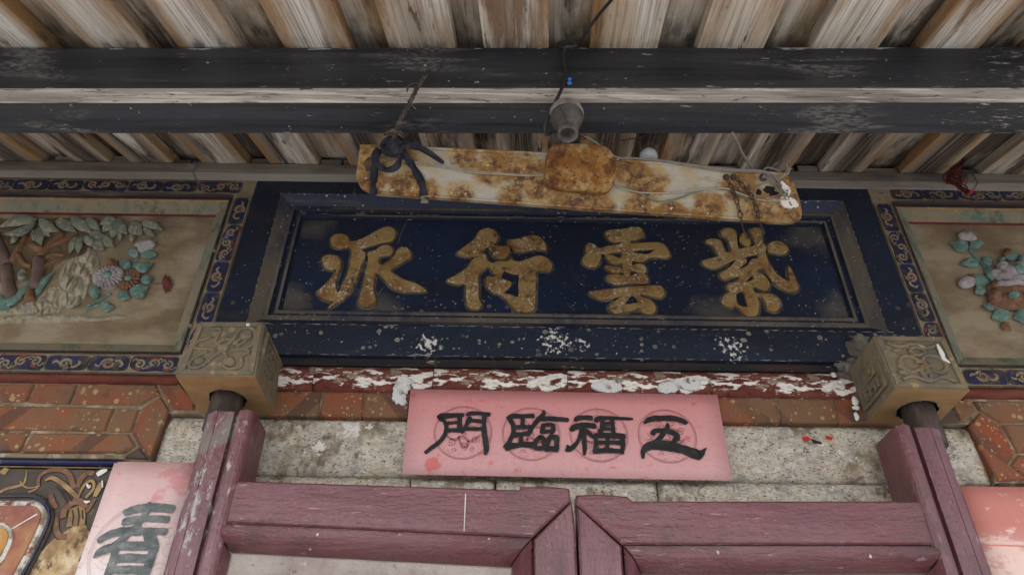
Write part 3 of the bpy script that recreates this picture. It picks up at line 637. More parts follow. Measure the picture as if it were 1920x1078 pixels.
M['bluefield'] = mat('blue_field_paint', (.0105, .019, .044), .46, [((.0135, .0245, .062), ('n', (4, 4, 4), .42, .62)), ((.0125, .0165, .032), [('n', (3, 3, 6), .46, .62), .8]),
    ((.13, .115, .09), [('thr', (11, 11, 14), .62, 1.0, ('b', [loc(nb, (IX0+.07, FY, IZ1-.07), .10), loc(nb, (IX0+.07, FY, IZ0+.09), .08), loc(nb, (IX1-.07, FY, IZ1-.07), .15), loc(nb, (IX1-.06, FY, IZ0+.08), .1), loc(nb, (IX0+.3, FY, IZ0+.06), .1), loc(nb, (IX1-.4, FY, IZ0+.05), .1)]), .36), .75], .9),
    ((.17, .16, .14), [('v', (66, 66, 66), .46, .3), ('n', (3.4, 3.4, 3.4), .44, .58), ('z', .30, .08)], .9), ((.3, .29, .26), [('v', (170, 170, 170), .5, .2), ('n', 4, .44, .58)], .9)],
    [(('n', 130, .3, .7, 4), .0004), (('n', (16, 16, 30), .2, .8, 5), .0008)], spec=.45)
mb.build('board_field', M['bluefield'], nb)
mb = MB(); mb.box(NX0, NX1, .012, .05, P(900, 689, .012).z, NZ0-.0005)
M['sill'] = mat('chipped_dark_edge', (.016, .016, .02), .7, [((.05, .03, .025), ('n', (5, 40, 40), .45, .65)), ((.42, .33, .23), [('thr', (14, 50, 50), .66, .70, ('z', .0, -.02), .05)]), ((.6, .57, .52), [('n', (12, 60, 60), .66, .69, 7, .7)])], [(('n', 90, .2, .8), .001)])
mb.build('lower_edge', M['sill'], nb, bevel=.002)
# characters
k1, k2, k3, k4 = (580, 410, 5.675), (820, 410, 5.675), (1070, 410, 5.671), (1300, 410, 5.673)
CH = [
 (k1, [[[(235,200),(290,165),(350,165),(410,195),(430,235),(470,240),(560,215),(660,160),(760,105),(820,85),(880,95),(920,140),(910,190),(870,230),(790,245),(700,265),(600,300),(552,325),(600,365),(590,420),(555,480),(530,570),(490,660),(440,760),(380,830),(300,890),(200,950),(262,872),(200,870),(130,840),(85,780),(120,740),(200,670),(255,600),(292,540),(230,540),(170,515),(140,460),(145,405),(200,385),(270,390),(325,425),(335,490),(310,580),(280,660),(285,730),(308,782),(350,700),(400,600),(425,520),(440,440),(448,340),(420,295),(370,305),(300,305),(250,285),(228,240)]],
       [[(620,360),(700,335),(760,290),(820,278),(870,300),(890,340),(860,380),(800,390),(745,405),(735,470),(780,490),(830,460),(900,400),(930,340),(980,305),(1040,310),(1080,360),(1070,410),(1010,440),(930,490),(862,545),(950,620),(1060,665),(1160,700),(1240,765),(1120,770),(1000,770),(900,740),(840,690),(780,620),(712,572),(695,640),(680,760),(705,840),(690,900),(620,940),(550,915),(520,870),(550,780),(580,660),(600,560),(625,440)]]]),
 (k2, [[[(205,365),(300,290),(400,215),(450,130),(540,100),(610,125),(650,180),(630,240),(560,280),(455,348),(510,380),(545,450),(600,465),(660,445),(740,455),(785,410),(800,440),(870,455),(960,430),(1040,400),(1110,395),(1180,430),(1220,500),(1190,555),(1120,545),(1048,555),(1050,640),(1045,760),(1040,930),(1000,980),(930,995),(850,980),(800,930),(740,860),(660,792),(590,772),(540,730),(518,670),(532,615),(590,620),(645,588),(600,575),(540,505),(440,592),(440,700),(445,850),(470,910),(440,950),(370,955),(320,920),(305,820),(300,690),(200,690),(100,655),(200,600),(300,530),(370,440),(392,400),(300,400)],
         [(700,565),(730,552),(800,580),(865,590),(860,700),(862,825),(790,805),(705,785),(760,735),(790,680),(740,650),(688,625)]],
       [[(540,275),(600,285),(690,295),(760,285),(775,340),(740,400),(690,420),(620,400),(570,350)]],
       [[(750,225),(850,215),(940,190),(1030,175),(1100,205),(1150,270),(1150,320),(1050,315),(950,335),(860,345),(800,320),(760,270)]]]),
 (k3, [[[(370,150),(420,120),(540,110),(660,90),(740,95),(770,140),(760,190),(700,215),(642,222),(642,260),(760,255),(900,250),(980,265),(1030,320),(1055,385),(1000,410),(930,400),(840,405),(790,440),(720,455),(660,440),(655,490),(700,475),(770,485),(805,530),(790,570),(730,570),(652,548),(635,600),(700,580),(790,585),(825,640),(790,685),(700,680),(600,680),(500,695),(430,670),(375,615),(440,590),(520,590),(570,600),(556,560),(500,575),(430,560),(370,505),(430,500),(510,510),(546,530),(546,465),(500,470),(440,470),(400,430),(365,385),(430,385),(500,410),(540,400),(530,340),(440,355),(370,375),(330,365),(320,420),(280,490),(210,510),(150,480),(125,430),(160,370),(165,290),(200,260),(260,280),(310,315),(400,290),(520,270),(525,240),(460,240),(400,210)],
         [(655,340),(760,327),(890,322),(830,372),(760,372),(680,362)]],
       [[(200,780),(300,765),(450,745),(600,725),(780,710),(920,710),(975,730),(995,780),(970,830),(900,825),(800,805),(735,815),(800,840),(870,880),(905,940),(890,1000),(830,1015),(770,990),(740,970),(650,975),(560,990),(480,1005),(430,980),(405,935),(450,890),(500,850),(528,825),(440,840),(340,855),(270,830)],
         [(640,815),(680,820),(720,885),(650,895),(580,905)]]]),
 (k4, [[[(95,450),(170,425),(260,395),(235,330),(200,270),(150,255),(140,225),(220,212),(290,235),(320,300),(340,355),(405,345),(385,270),(350,195),(300,175),(290,125),(350,97),(420,110),(455,150),(470,230),(487,320),(560,300),(650,285),(645,220),(620,150),(600,110),(690,93),(725,130),(730,200),(745,265),(780,290),(770,360),(790,430),(830,510),(890,590),(960,640),(1020,660),(1010,580),(1015,500),(1050,560),(1085,640),(1120,720),(1090,765),(1010,765),(930,730),(850,670),(790,590),(738,518),(680,565),(740,590),(800,650),(815,710),(780,760),(720,745),(670,717),(632,732),(660,790),(740,790),(830,800),(900,840),(928,910),(900,970),(850,980),(790,960),(770,890),(730,830),(682,828),(700,880),(700,960),(680,1020),(620,1040),(550,1020),(500,960),(450,922),(400,940),(330,910),(300,860),(340,800),(388,778),(360,730),(380,690),(450,670),(488,612),(420,610),(340,640),(290,610),(290,575),(350,545),(430,470),(443,437),(350,470),(250,520),(180,515),(120,490)],
         [(562,402),(668,378),(682,420),(620,430),(570,495),(495,532),(505,508),(568,460)], [(562,665),(628,600),(638,640),(600,660)], [(460,795),(528,772),(558,860),(573,928),(530,932),(472,900)]],
       [[(490,215),(510,165),(545,155),(590,205),(612,255),(590,295),(540,280),(500,250)]],
       [[(790,280),(860,240),(940,250),(1000,300),(1010,340),(960,372),(880,360),(800,345)]]]),
]
for crop, shapes in CH:
    mb = MB(); gm = MB()
    for loops in shapes:
        lps = []
        for lp in loops:
            q = cr(lp, 3, True); lps.append([(PT(crop, x, y, FY-.006).x, PT(crop, x, y, FY-.006).z) for x, y in q])
        vs, fs = curve_solid(lps, .0030, .0026)
        mb.add([(x, FY-.0018-z, y) for x, y, z in vs], fs)
        # carved groove around the raised stroke: a thin darker lip lying on the field
        ar = sum(a[0]*b[1]-b[0]*a[1] for a, b in zip(lps[0], lps[0][1:]+lps[0][:1])); out = []
        n = len(lps[0]); sg = 1 if ar > 0 else -1
        for i in range(n):
            a, b = Vector(lps[0][i-2]), Vector(lps[0][(i+2) % n]); t = (b-a)
            if t.length < 1e-6: t = Vector((1, 0))
            t.normalize(); out.append(Vector((lps[0][i][0]+sg*t.y*.0035, FY-.0006, lps[0][i][1]-sg*t.x*.0035)))
        pts = [out[i] for i in range(n)]+[out[0]]
        gm.ribbon(pts, [.0055+.0025*mnoise.noise(p*40) for p in pts], th=.0006)
    o = mb.build('character', M['gold'], nb, smooth=False)
    gm.build('groove', M['groove'], o)
# chips of bare ground along the board's edges, and hairline cracks in the field
mb = MB()
def chip(x, z, y, l, t):
    n = 7; pts = [Vector((x+l*i/(n-1), y, z+R(-.0004, .0004))) for i in range(n)]; mb.ribbon(pts, [t*math.sin(math.pi*(.08+.84*i/(n-1)))*R(.5, 1.3) for i in range(n)], th=.0005)
for zz, y_, p_, xa, xb in ((IZ1, -.0004, .62, IX0, IX1), (IZ0, -.0004, .7, IX0, IX1), (NZ0+.001, -.0004, .55, NX0+.17, NX1-.17), (IZ1-.052, .0225, .4, IX0+.06, IX1-.06)):
    x = xa
    while x < xb:
        l = R(.003, .03)
        if random.random() < p_: chip(x, zz+R(-.0008, .0008), y_, l, R(.0008, .0022))
        x += l+R(.001, .012)
for xx, y_ in ((IX0, -.0004), (IX1, -.0004)):
    z = IZ0
    while z < IZ1:
        l = R(.002, .012); pts = [Vector((xx+R(-.0005, .0005), y_, z+l*i/3)) for i in range(4)]; mb.ribbon(pts, [.0004, .0014, .0010, .0004], th=.0005); z += l+R(.004, .03)
mb.build('paint_chips', M['groove2'], nb, kind='stuff')
mb = MB()
for pts in (((768,398),(764,412),(757,428),(752,440),(747,456)), ((720,538),(712,548),(705,556))): 
    q = cr([tuple(map(float, wob(p, 1))) for p in pts], 4); mb.ribbon([P(x, y, FY-.0004) for x, y in q], [.0007]*len(q), th=.0003)
mb.build('hairline_crack', M['groove2'], nb, kind='stuff')

# ------------------------------------------------------------------ relief panels with painted scroll borders
BW = .102                                     # border width to the field
PROF = [(0, .0, 0), (.053, .0, 1), (.0535, .012, 1), (.060, .012, 2), (.0615, .0085, 2), (.066, .0095, 3), (.068, .014, 4), (.099, .032, 5), (.101, .040, 5)]
def spiral(c, r, a0, turns, sgn, tail=0):
    pts = []
    n = int(9*turns)+2
    for i in range(n):
        t = i/(n-1); rr = r*(1-.82*t); a = a0+sgn*turns*2*math.pi*t
        pts.append((c[0]+rr*1.15*math.cos(a), c[1]+rr*math.sin(a)))
    return pts
def scroll_border(parent, mp, L, w, y):
    """painted scroll band: mp(s, t, y) -> world, s along 0..L, t across -.5..+.5 of w"""
    blue, red, line, dark = MB(), MB(), MB(), MB()
    nor = (0, -1, 0)
    def rib(mb, pts, wd, k):
        pts = cr(pts, 3) if len(pts) > 2 else pts; n = len(pts)
        P3 = [mp(a, b, y-.0003*k) for a, b in pts]; mb.ribbon(P3, [wd*(.6+.4*math.sin(math.pi*min(1, .12+i/n))) for i in range(n)], nor, .0004)
    def patch(mb, pts, k):
        mb.prism([mp(a, b, y-.0003*k) for a, b in cr(pts, 3, True)], .0005)
    s = .25*w; h = w*.36; k = 0
    while s < L-w*1.1:
        k += 1; kind = (k+int(L*10)) % 3
        if kind != 1:      # cartouche
            l = w*R(1.75, 2.0); e = l*.12
            patch(blue, [(s, 0), (s+e*.4, h), (s+l*.5, h*1.02), (s+l-e*.4, h), (s+l, 0), (s+l-e*.4, -h), (s+l*.5, -h*1.02), (s+e*.4, -h)], 1)
            rib(dark, [(s-.03*w, 0), (s+e*.2, h*1.06), (s+l*.5, h*1.1), (s+l-e*.2, h*1.06), (s+l+.03*w, 0), (s+l-e*.2, -h*1.06), (s+l*.5, -h*1.1), (s+e*.2, -h*1.06), (s-.03*w, 0)], w*.035, 2)
            c = (s+l*R(.42, .5), R(-.05, .05)*w); sg = random.choice((-1, 1))
            rib(line, spiral(c, w*.30, R(0, 6), 1.5, sg), w*.15, 3)
            rib(line, [(c[0]+w*.2, c[1]-sg*w*.1), (c[0]+w*.5, c[1]-sg*w*.2), (c[0]+w*.72, c[1]+sg*w*.03), (c[0]+w*.6, c[1]+sg*w*.14)], w*.13, 3)
            rib(line, [(c[0]-w*.25, c[1]), (c[0]-w*.45, c[1]+sg*w*.13), (c[0]-w*.62, c[1]+sg*w*.02)], w*.12, 3)
            if k % 2: rib(red, spiral((c[0]+w*.02, c[1]), w*.15, 0, 1, sg), w*.06, 4)
            s += l+w*.12
        else:              # open cloud field
            l = w*R(2.2, 2.6); hh = w*.44
            patch(blue, [(s, -hh*.3), (s+.1*w, hh), (s+l*.3, hh*.95), (s+l*.7, hh), (s+l-.08*w, hh*.9), (s+l, .1*w), (s+l-.1*w, -hh), (s+l*.6, -hh*.9), (s+l*.25, -hh)], 1)
            for q in range(3):
                c = (s+l*(.2+.3*q), R(-.1, .1)*w); sg = 1 if q % 2 else -1
                rib(line, spiral(c, w*.24, R(0, 6), 1.25, sg), w*.12, 3)
                rib(line, [(c[0]+w*.1, c[1]+sg*w*.12), (c[0]+w*.28, c[1]+sg*w*.26), (c[0]+w*.42, c[1]+sg*w*.1), (c[0]+w*.5, c[1]+sg*w*.24)], w*.08, 3)
                rib(line, [(c[0]-w*.08, c[1]-sg*w*.14), (c[0]-w*.26, c[1]-sg*w*.3), (c[0]-w*.36, c[1]-sg*w*.16)], w*.07, 3)
                patch(red, [(c[0]-w*.2, c[1]+sg*w*.2), (c[0]-w*.05, c[1]+sg*w*.34), (c[0]+w*.16, c[1]+sg*w*.33), (c[0]+w*.02, c[1]+sg*w*.22)], 2)
            rib(red, [(s+.05*w, -sg*hh*.9), (s+l*.5, -sg*hh*.95), (s+l*.9, -sg*hh*.85)], w*.07, 4)
            s += l+w*.1
    for t in (-.5, .5): rib(dark, [(w*.2, t*w*1.04), (L*.5, t*w*1.04), (L-w*.2, t*w*1.04)], w*.045, 1)
    for mb, m, nm in ((blue, 'ultra', 'blue_ground'), (red, 'rust_red', 'red_accent'), (line, 'cream', 'scroll'), (dark, 'dkline', 'outline')):
        if mb.v: mb.build(nm, M[m], parent, kind='stuff')
def relief_panel(name, label, x0, x1, z0, z1, vis):
    t = thing(name, label, 'carving', ((x0+x1)/2, .04, z0))
    ms = [M['cream'], M['darkmould'], M['darkmould'], M['ochreline'], M['cove'], M['redband']]
    for sd, mb in zip(('t', 'b', 'l', 'r'), frame_sides(x0, x1, z0, z1, PROF, .045)):
        o = mb.build('border', ms, t, smooth=False); w = .047
        if sd in 'tb':
            zc_ = (z1-.0265) if sd == 't' else (z0+.0265); a = max(x0+.05, vis[0]); b = min(x1-.05, vis[1])
            scroll_border(o, lambda s, q, y, a=a, zc_=zc_: Vector((a+s, y, zc_+q*w if False else zc_+q)), b-a, w, 0)
        elif sd == vis[2]:
            xc = (x0+.0265) if sd == 'l' else (x1-.0265)
            scroll_border(o, lambda s, q, y, xc=xc: Vector((xc+q, y, z1-.055-s)), z1-z0-.11, w, 0)
    mb = MB(); mb.box(x0+.1, x1-.1, .0395, .06, z0+.1, z1-.1); mb.build('plaster_field', M['field'], t)
    return t
FP = .0395
LZ1, LZ0 = P(300, 337, 0).z, P(200, 700, 0).z
lp = relief_panel('relief_panel', 'left relief panel of bamboo, pale rocks and a white chrysanthemum in a scroll border', -2.05, NX0-.001, LZ0, LZ1, (-1.60, NX0-.05, 'r'))
RZ1, RZ0 = P(1800, 353, 0).z, P(1880, 726, 0).z
rp = relief_panel('relief_panel', 'right relief panel of peonies and teal leaves in a scroll border', NX1+.001, 2.25, RZ0, RZ1, (NX1+.05, 1.75, 'l'))

def leaf(parent, crop, base, tip, wd, top, h=.014, tex=.3, name='leaf', Y=FP):
    """raised leaf: painted top, bare clay flanks, a midrib ridge"""
    b = Vector(base); t = Vector(tip); d = t-b; n = Vector((-d.y, d.x)).normalized(); N = 9; bend = R(-.12, .12)*d.length
    up, lo, mid = [], [], []
    for i in range(N):
        q = i/(N-1); prof_ = math.sin(math.pi*q**.75)**.8*(1 if q < .999 else 0)
        ww = wd*.58*max(.04, prof_)*(1+.08*math.sin(q*14)); c = b+d*q+n*bend*math.sin(math.pi*q)
        up.append(c+n*ww); lo.append(c-n*ww); mid.append(c)
    mb = MB(); vs = []
    curl = lambda q: h*(.55+.45*math.sin(math.pi*min(1, q*1.1)))
    for i in range(N):
        q = i/(N-1); hh = curl(q)
        for p, k in ((up[i], .72), (up[i]*.5+mid[i]*.5, 1.02), (mid[i], .86), (lo[i]*.5+mid[i]*.5, 1.02), (lo[i], .72)): vs.append(PT(crop, p.x, p.y, Y-hh*k))
    fs = [(i*5+k, i*5+k+1, (i+1)*5+k+1, (i+1)*5+k) for i in range(N-1) for k in range(4)]
    mb.add(vs, fs, 0, True)
    b0 = []
    for i in range(N): b0.append(PT(crop, up[i].x, up[i].y, Y+.0005))
    for i in range(N): b0.append(PT(crop, lo[i].x, lo[i].y, Y+.0005))
    top_u = [vs[i*5] for i in range(N)]; top_l = [vs[i*5+4] for i in range(N)]
    mb.add(top_u+b0[:N], [(i, i+1, N+i+1, N+i) for i in range(N-1)], 1); mb.add(top_l+b0[N:], [(i, i+1, N+i+1, N+i) for i in range(N-1)], 1)
    mb.add([top_u[0], top_l[0], b0[0], b0[N]], [(0, 1, 3, 2)], 1); mb.add([top_u[-1], top_l[-1], b0[N-1], b0[-1]], [(0, 1, 3, 2)], 1)
    return mb.build(name, [M[top], M['clay']], parent)
def stem(parent, crop, pts, r, m, name='stem', Y=FP, lift=.6):
    mb = MB(); pts = cr([p+(0,) if len(p) == 2 else p for p in pts], 3); sc_ = (PT(crop, 100, 0, Y)-PT(crop, 0, 0, Y)).length/100
    rr = r if isinstance(r, (list, tuple)) else [r]*len(pts)
    if len(rr) != len(pts): rr = [rr[0]+(rr[-1]-rr[0])*i/(len(pts)-1) for i in range(len(pts))]
    mb.tube([PT(crop, p[0], p[1], Y-q*sc_*lift*.4) for p, q in zip(pts, rr)], [q*sc_ for q in rr], 8)
    return mb.build(name, M[m], parent)
c1 = (0, 380, 4.146); c2 = (160, 380, 4.146)
for b, t, w_ in (((290,130),(-10,195),75),((280,150),(20,245),60),((300,128),(462,222),78),((310,190),(320,335),72),((335,180),(392,262),60),((250,210),(312,322),50),((430,140),(592,226),75),((545,122),(712,234),82),((665,120),(785,222),62),((140,255),(80,325),42),((600,262),(540,402),48),((640,255),(610,402),62),((645,262),(732,345),58),((688,235),(836,272),62),((718,280),(812,352),72)):
    leaf(lp, c1, b, t, w_, 'bamboo_leaf', R(.012, .02))
for b, t, w_ in (((238,128),(112,172),62),((232,140),(128,232),64),((240,128),(326,242),92),((236,160),(208,284),62),((270,200),(276,304),36),((345,150),(446,252),98),((372,230),(358,312),38),((430,155),(604,215),58),((450,190),(545,264),42),((148,258),(226,344),62),((60,270),(152,372),64)):
    leaf(lp, c2, b, t, w_, 'bamboo_leaf', R(.012, .02))
stem(lp, c1, [(95,745),(60,600),(50,500)], [46, 42], 'stalk', 'bamboo_stalk'); stem(lp, c1, [(60,480),(15,370),(-40,250)], [40, 34], 'stalk', 'bamboo_stalk')
stem(lp, c1, [(275,670),(295,560),(310,440)], [42, 46], 'stalk', 'bamboo_stalk'); stem(lp, c1, [(310,425),(400,320),(492,240)], [30, 20], 'clay', 'bamboo_stalk')
stem(lp, c1, [(90,470),(150,360),(205,250)], [30, 20], 'clay', 'bamboo_stalk'); stem(lp, c1, [(130,395),(190,480),(250,500)], [26, 22], 'clay', 'branch')
stem(lp, c1, [(330,450),(420,405),(505,415)], [22, 10], 'clay', 'branch'); stem(lp, c1, [(330,545),(370,480),(500,430)], [18, 10], 'clay', 'branch')
stem(lp, c1, [(250,330),(340,370),(460,310),(590,265)], [34, 14], 'clay', 'branch')
stem(lp, c1, [(235,770),(232,700),(228,640)], [44, 14], 'clay', 'bamboo_shoot'); stem(lp, c1, [(180,600),(170,560),(190,530)], [34, 24], 'bamboo_leaf', 'bamboo_shoot')
for b, t, w_ in (((60,785),(252,592),46),((-60,720),(85,825),100),((280,725),(425,538),50),((20,800),(180,740),60)): leaf(lp, c1, b, t, w_, 'teal_leaf', .013)
def carve(parent, crop, poly, cell, h, m, name, step=8, edge=26, sd=0, base=.25, ang=.6):
    """continuous carved mass: lumps parted by crevices, falling to the field at its outline"""
    q = cr([tuple(map(float, p)) for p in poly], 4, True); n = len(q); xs = [p[0] for p in q]; ys = [p[1] for p in q]
    def inside(x, y):
        c = False
        for i in range(n):
            (x1, y1), (x2, y2) = q[i-1], q[i]
            if (y1 > y) != (y2 > y) and x < (x2-x1)*(y-y1)/(y2-y1)+x1: c = not c
        return c
    def dist(x, y):
        d = 1e9
        for i in range(n):
            (x1, y1), (x2, y2) = q[i-1], q[i]; dx, dy = x2-x1, y2-y1; t = max(0, min(1, ((x-x1)*dx+(y-y1)*dy)/(dx*dx+dy*dy+1e-9))); d = min(d, math.hypot(x-x1-t*dx, y-y1-t*dy))
        return d
    x0, y0 = min(xs)-step, min(ys)-step; nx = int((max(xs)-x0)/step)+2; ny = int((max(ys)-y0)/step)+2; idx = {}; vs = []; fs = []; ca, sa = math.cos(ang), math.sin(ang)
    for j in range(ny):
        for i in range(nx):
            x, y = x0+i*step, y0+j*step; ins = inside(x, y); d = dist(x, y) if True else 0
            if not ins and d > step*1.5: continue
            e = min(1, d/edge) if ins else 0
            wx = 14*mnoise.noise((x*.02, y*.02, sd)); u = ((x+wx)*ca+(y)*sa)/cell[0]; v = (-(x)*sa+(y+wx)*ca)/cell[1]
            f = mnoise.voronoi((u, v, sd))[0]; lump = min(1, (f[1]-f[0])*1.5)**.62*(.72+.28*min(1, 2.5*abs(mnoise.noise((u*1.9, v*1.9, sd+9)))))
            hh = h*(base+(1-base)*lump*(.75+.5*mnoise.noise((x*.012, y*.012, sd+4))))*math.sin(e*math.pi/2)
            idx[i, j] = len(vs); vs.append(PT(crop, x, y, FP+.0015-hh-(.0 if ins else 0)))
    for (i, j), k in idx.items():
        if (i+1, j) in idx and (i, j+1) in idx and (i+1, j+1) in idx: fs.append((k, idx[i+1, j], idx[i+1, j+1], idx[i, j+1]))
    mb = MB(); mb.add(vs, fs, 0, True); return mb.build(name, M[m], parent)
carve(lp, c1, [(-250,118),(60,112),(300,112),(560,112),(760,118),(800,200),(760,330),(640,430),(480,470),(330,620),(120,620),(-60,640),(-250,600)], (70, 90), .008, 'clayground', 'clay_ground', 13, 40, 3)
carve(lp, c1, [(690,348),(760,395),(785,500),(745,600),(700,650),(670,745),(600,810),(440,860),(300,872),(262,810),(330,690),(440,628),(468,540),(540,440),(640,400)], (50, 105), .026, 'rockcream', 'rock', 6, 24, 0, .15, .55)
carve(lp, c1, [(270,765),(200,770),(60,810),(-250,830),(-250,880),(100,875),(280,850)], (40, 34), .013, 'rockcream', 'rock', 8, 18, 7, .4)
carve(lp, c1, [(-250,880),(0,875),(280,868),(560,870),(760,885),(900,868),(985,880),(940,905),(700,925),(380,938),(100,945),(-250,950)], (60, 24), .014, 'rockcream', 'ground_rock', 8, 18, 9, .45, -.15)
def daisy(parent, crop, c, rx, ry, npet, m, mc, Y=FP, h=.016, half=False, name='flower'):
    root = MB(); s_ = (PT(crop, 100, 0, Y)-PT(crop, 0, 0, Y)).length/100
    cw = PT(crop, c[0], c[1], Y-h*.3)
    root.lathe(cw, (0, -1, 0), [(.0002, h*.45), (rx*s_*.45, h*.42), (rx*s_*.75, h*.3), (rx*s_*.8, -h*.3)], 24)
    for i in range(npet):
        a = 2*math.pi*i/npet
        if half and math.sin(a) < -.25: continue
        rr = Vector((math.cos(a)*rx*s_*.72, 0, math.sin(a)*ry*s_*.72*1.25)); q = Matrix.Rotation(-math.atan2(rr.z, rr.x), 3, 'Y')
        root.blob(cw+rr+Vector((0, -h*.35, 0)), (rx*s_*.30, h*.34, 2.6*rx*s_/npet), .05, 0, 2, i, q)
        if not half and i % 2 == 0:
            root.blob(cw+rr*.62+Vector((0, -h*.55, 0)), (rx*s_*.24, h*.28, 3.2*rx*s_/npet), .05, 0, 1, i, q)
    o = root.build(name, M[m], parent)
    if mc:
        e = MB(); e.lathe(cw+Vector((0, -h*.5, 0)), (0, -1, 0), [(rx*s_*.32, -h*.2), (rx*s_*.3, h*.25), (rx*s_*.16, h*.42), (.0002, h*.44)], 14); e.build('flower_centre', M[mc], o)
    return o
stem(lp, c2, [(360,510),(395,450),(420,395)], 9, 'teal_leaf'); stem(lp, c2, [(530,632),(580,630),(615,628)], 6, 'clay'); stem(lp, c2, [(20,805),(110,760),(200,705)], 12, 'teal_leaf'); stem(lp, c2, [(-10,850),(60,810),(120,790)], 11, 'teal_leaf')
for b, t, w_ in (((412,412),(318,372),66),((428,400),(558,408),68),((365,500),(528,470),72),((355,500),(262,455),84),((430,605),(530,580),62),((345,705),(492,650),98),((248,712),(348,745),72),((110,795),(226,815),68),((112,690),(22,690),92)): leaf(lp, c2, b, t, w_, 'teal_leaf', R(.011, .017))
daisy(lp, c2, (345,600), 84, 84, 18, 'terra', 'teal_leaf', h=.014); daisy(lp, c2, (190,590), 108, 78, 22, 'whitemauve', 'teal_leaf', h=.024)
daisy(lp, c2, (468,345), 76, 48, 22, 'whitemauve', None, h=.014, half=True); leaf(lp, c2, (150,520), (260,450), 60, 'clay', .01)
leaf(lp, c2, (170,480), (235,445), 62, 'terra', .012)
for a in range(7):
    th = math.radians(-75+25*a); leaf(lp, c2, (604,632), (604+88*math.cos(th)*.95, 632+78*math.sin(th)), 30, 'crimson_bud', .008, name='bud_petal')
# right panel
c3 = (1740, 400, 4.489); s3 = (PT(c3, 100, 0, FP)-PT(c3, 0, 0, FP)).length/100
def pet(crop, c, r, m, tilt=0, h=.012, lift=.012, name='petal', jit=.12, sd=0):
    mb = MB(); mb.blob(PT(crop, c[0], c[1], FP-lift), (r[0]*s3, h, r[1]*s3*1.15), jit, 0, 3, sd, Matrix.Rotation(math.radians(tilt), 3, 'Y')); return mb.build(name, M[m], rp)
stem(rp, c3, [(345,270),(370,340),(440,400),(480,470),(535,575)], [14, 16], 'teal_leaf')
for k, (x, y, r) in enumerate(((300,195,42),(345,190,46),(370,210,32))): pet(c3, (x, y), (r, r*.95), 'whitemauve', 20*k, .010, .008, 'bud_petal', .15, k)
for b, t, w_ in (((345,282),(188,248),90),((352,282),(472,250),76),((442,428),(272,430),74),((470,432),(536,372),80),((498,450),(548,578),76),((520,600),(345,508),96),((495,612),(392,678),88),((565,805),(455,770),52),((690,830),(535,885),124),((900,850),(715,880),130),((650,410),(592,378),60),((690,400),(700,300),92),((830,390),(750,380),60)): leaf(rp, c3, b, t, w_, 'teal_leaf', R(.012, .02))
leaf(rp, c3, (690,360), (665,292), 70, 'terra', .016); leaf(rp, c3, (420,560), (340,510), 60, 'terra', .012)
leaf(rp, c3, (610,930), (700,985), 60, 'clay', .008)
pet(c3, (328,580), (74, 44), 'whitemauve', -28, .013, .010, 'bud_petal', .08)
for k, (x, y, a, b, ti) in enumerate(((590,520,62,40,10),(640,470,60,44,35),(620,445,34,30,0),(680,540,100,52,-8),(760,560,90,50,0),(850,520,80,60,0),(720,500,90,56,0),(800,450,80,44,-10),(700,595,120,24,-4))): pet(c3, (x, y), (a, b), 'whitemauve', ti, .016, .010+.0014*k, 'petal', .2, k)
pet(c3, (770,470), (62, 44), 'teal_leaf', 0, .010, .030, 'flower_centre', .25, 5)
for k, (x, y, a, b, ti) in enumerate(((590,660,95,80,20),(640,740,120,70,-10),(760,750,130,60,0),(700,650,130,60,0),(860,700,110,80,0),(560,700,50,70,10))): pet(c3, (x, y), (a, b), 'terra', ti, .017, .008+.0014*k, 'petal', .18, k+20)
pet(c3, (740,715), (72, 40), 'clay', 0, .012, .022, 'petal', .2, 33); pet(c3, (720,685), (40, 26), 'teal_leaf', 0, .010, .032, 'flower_centre', .3, 9)

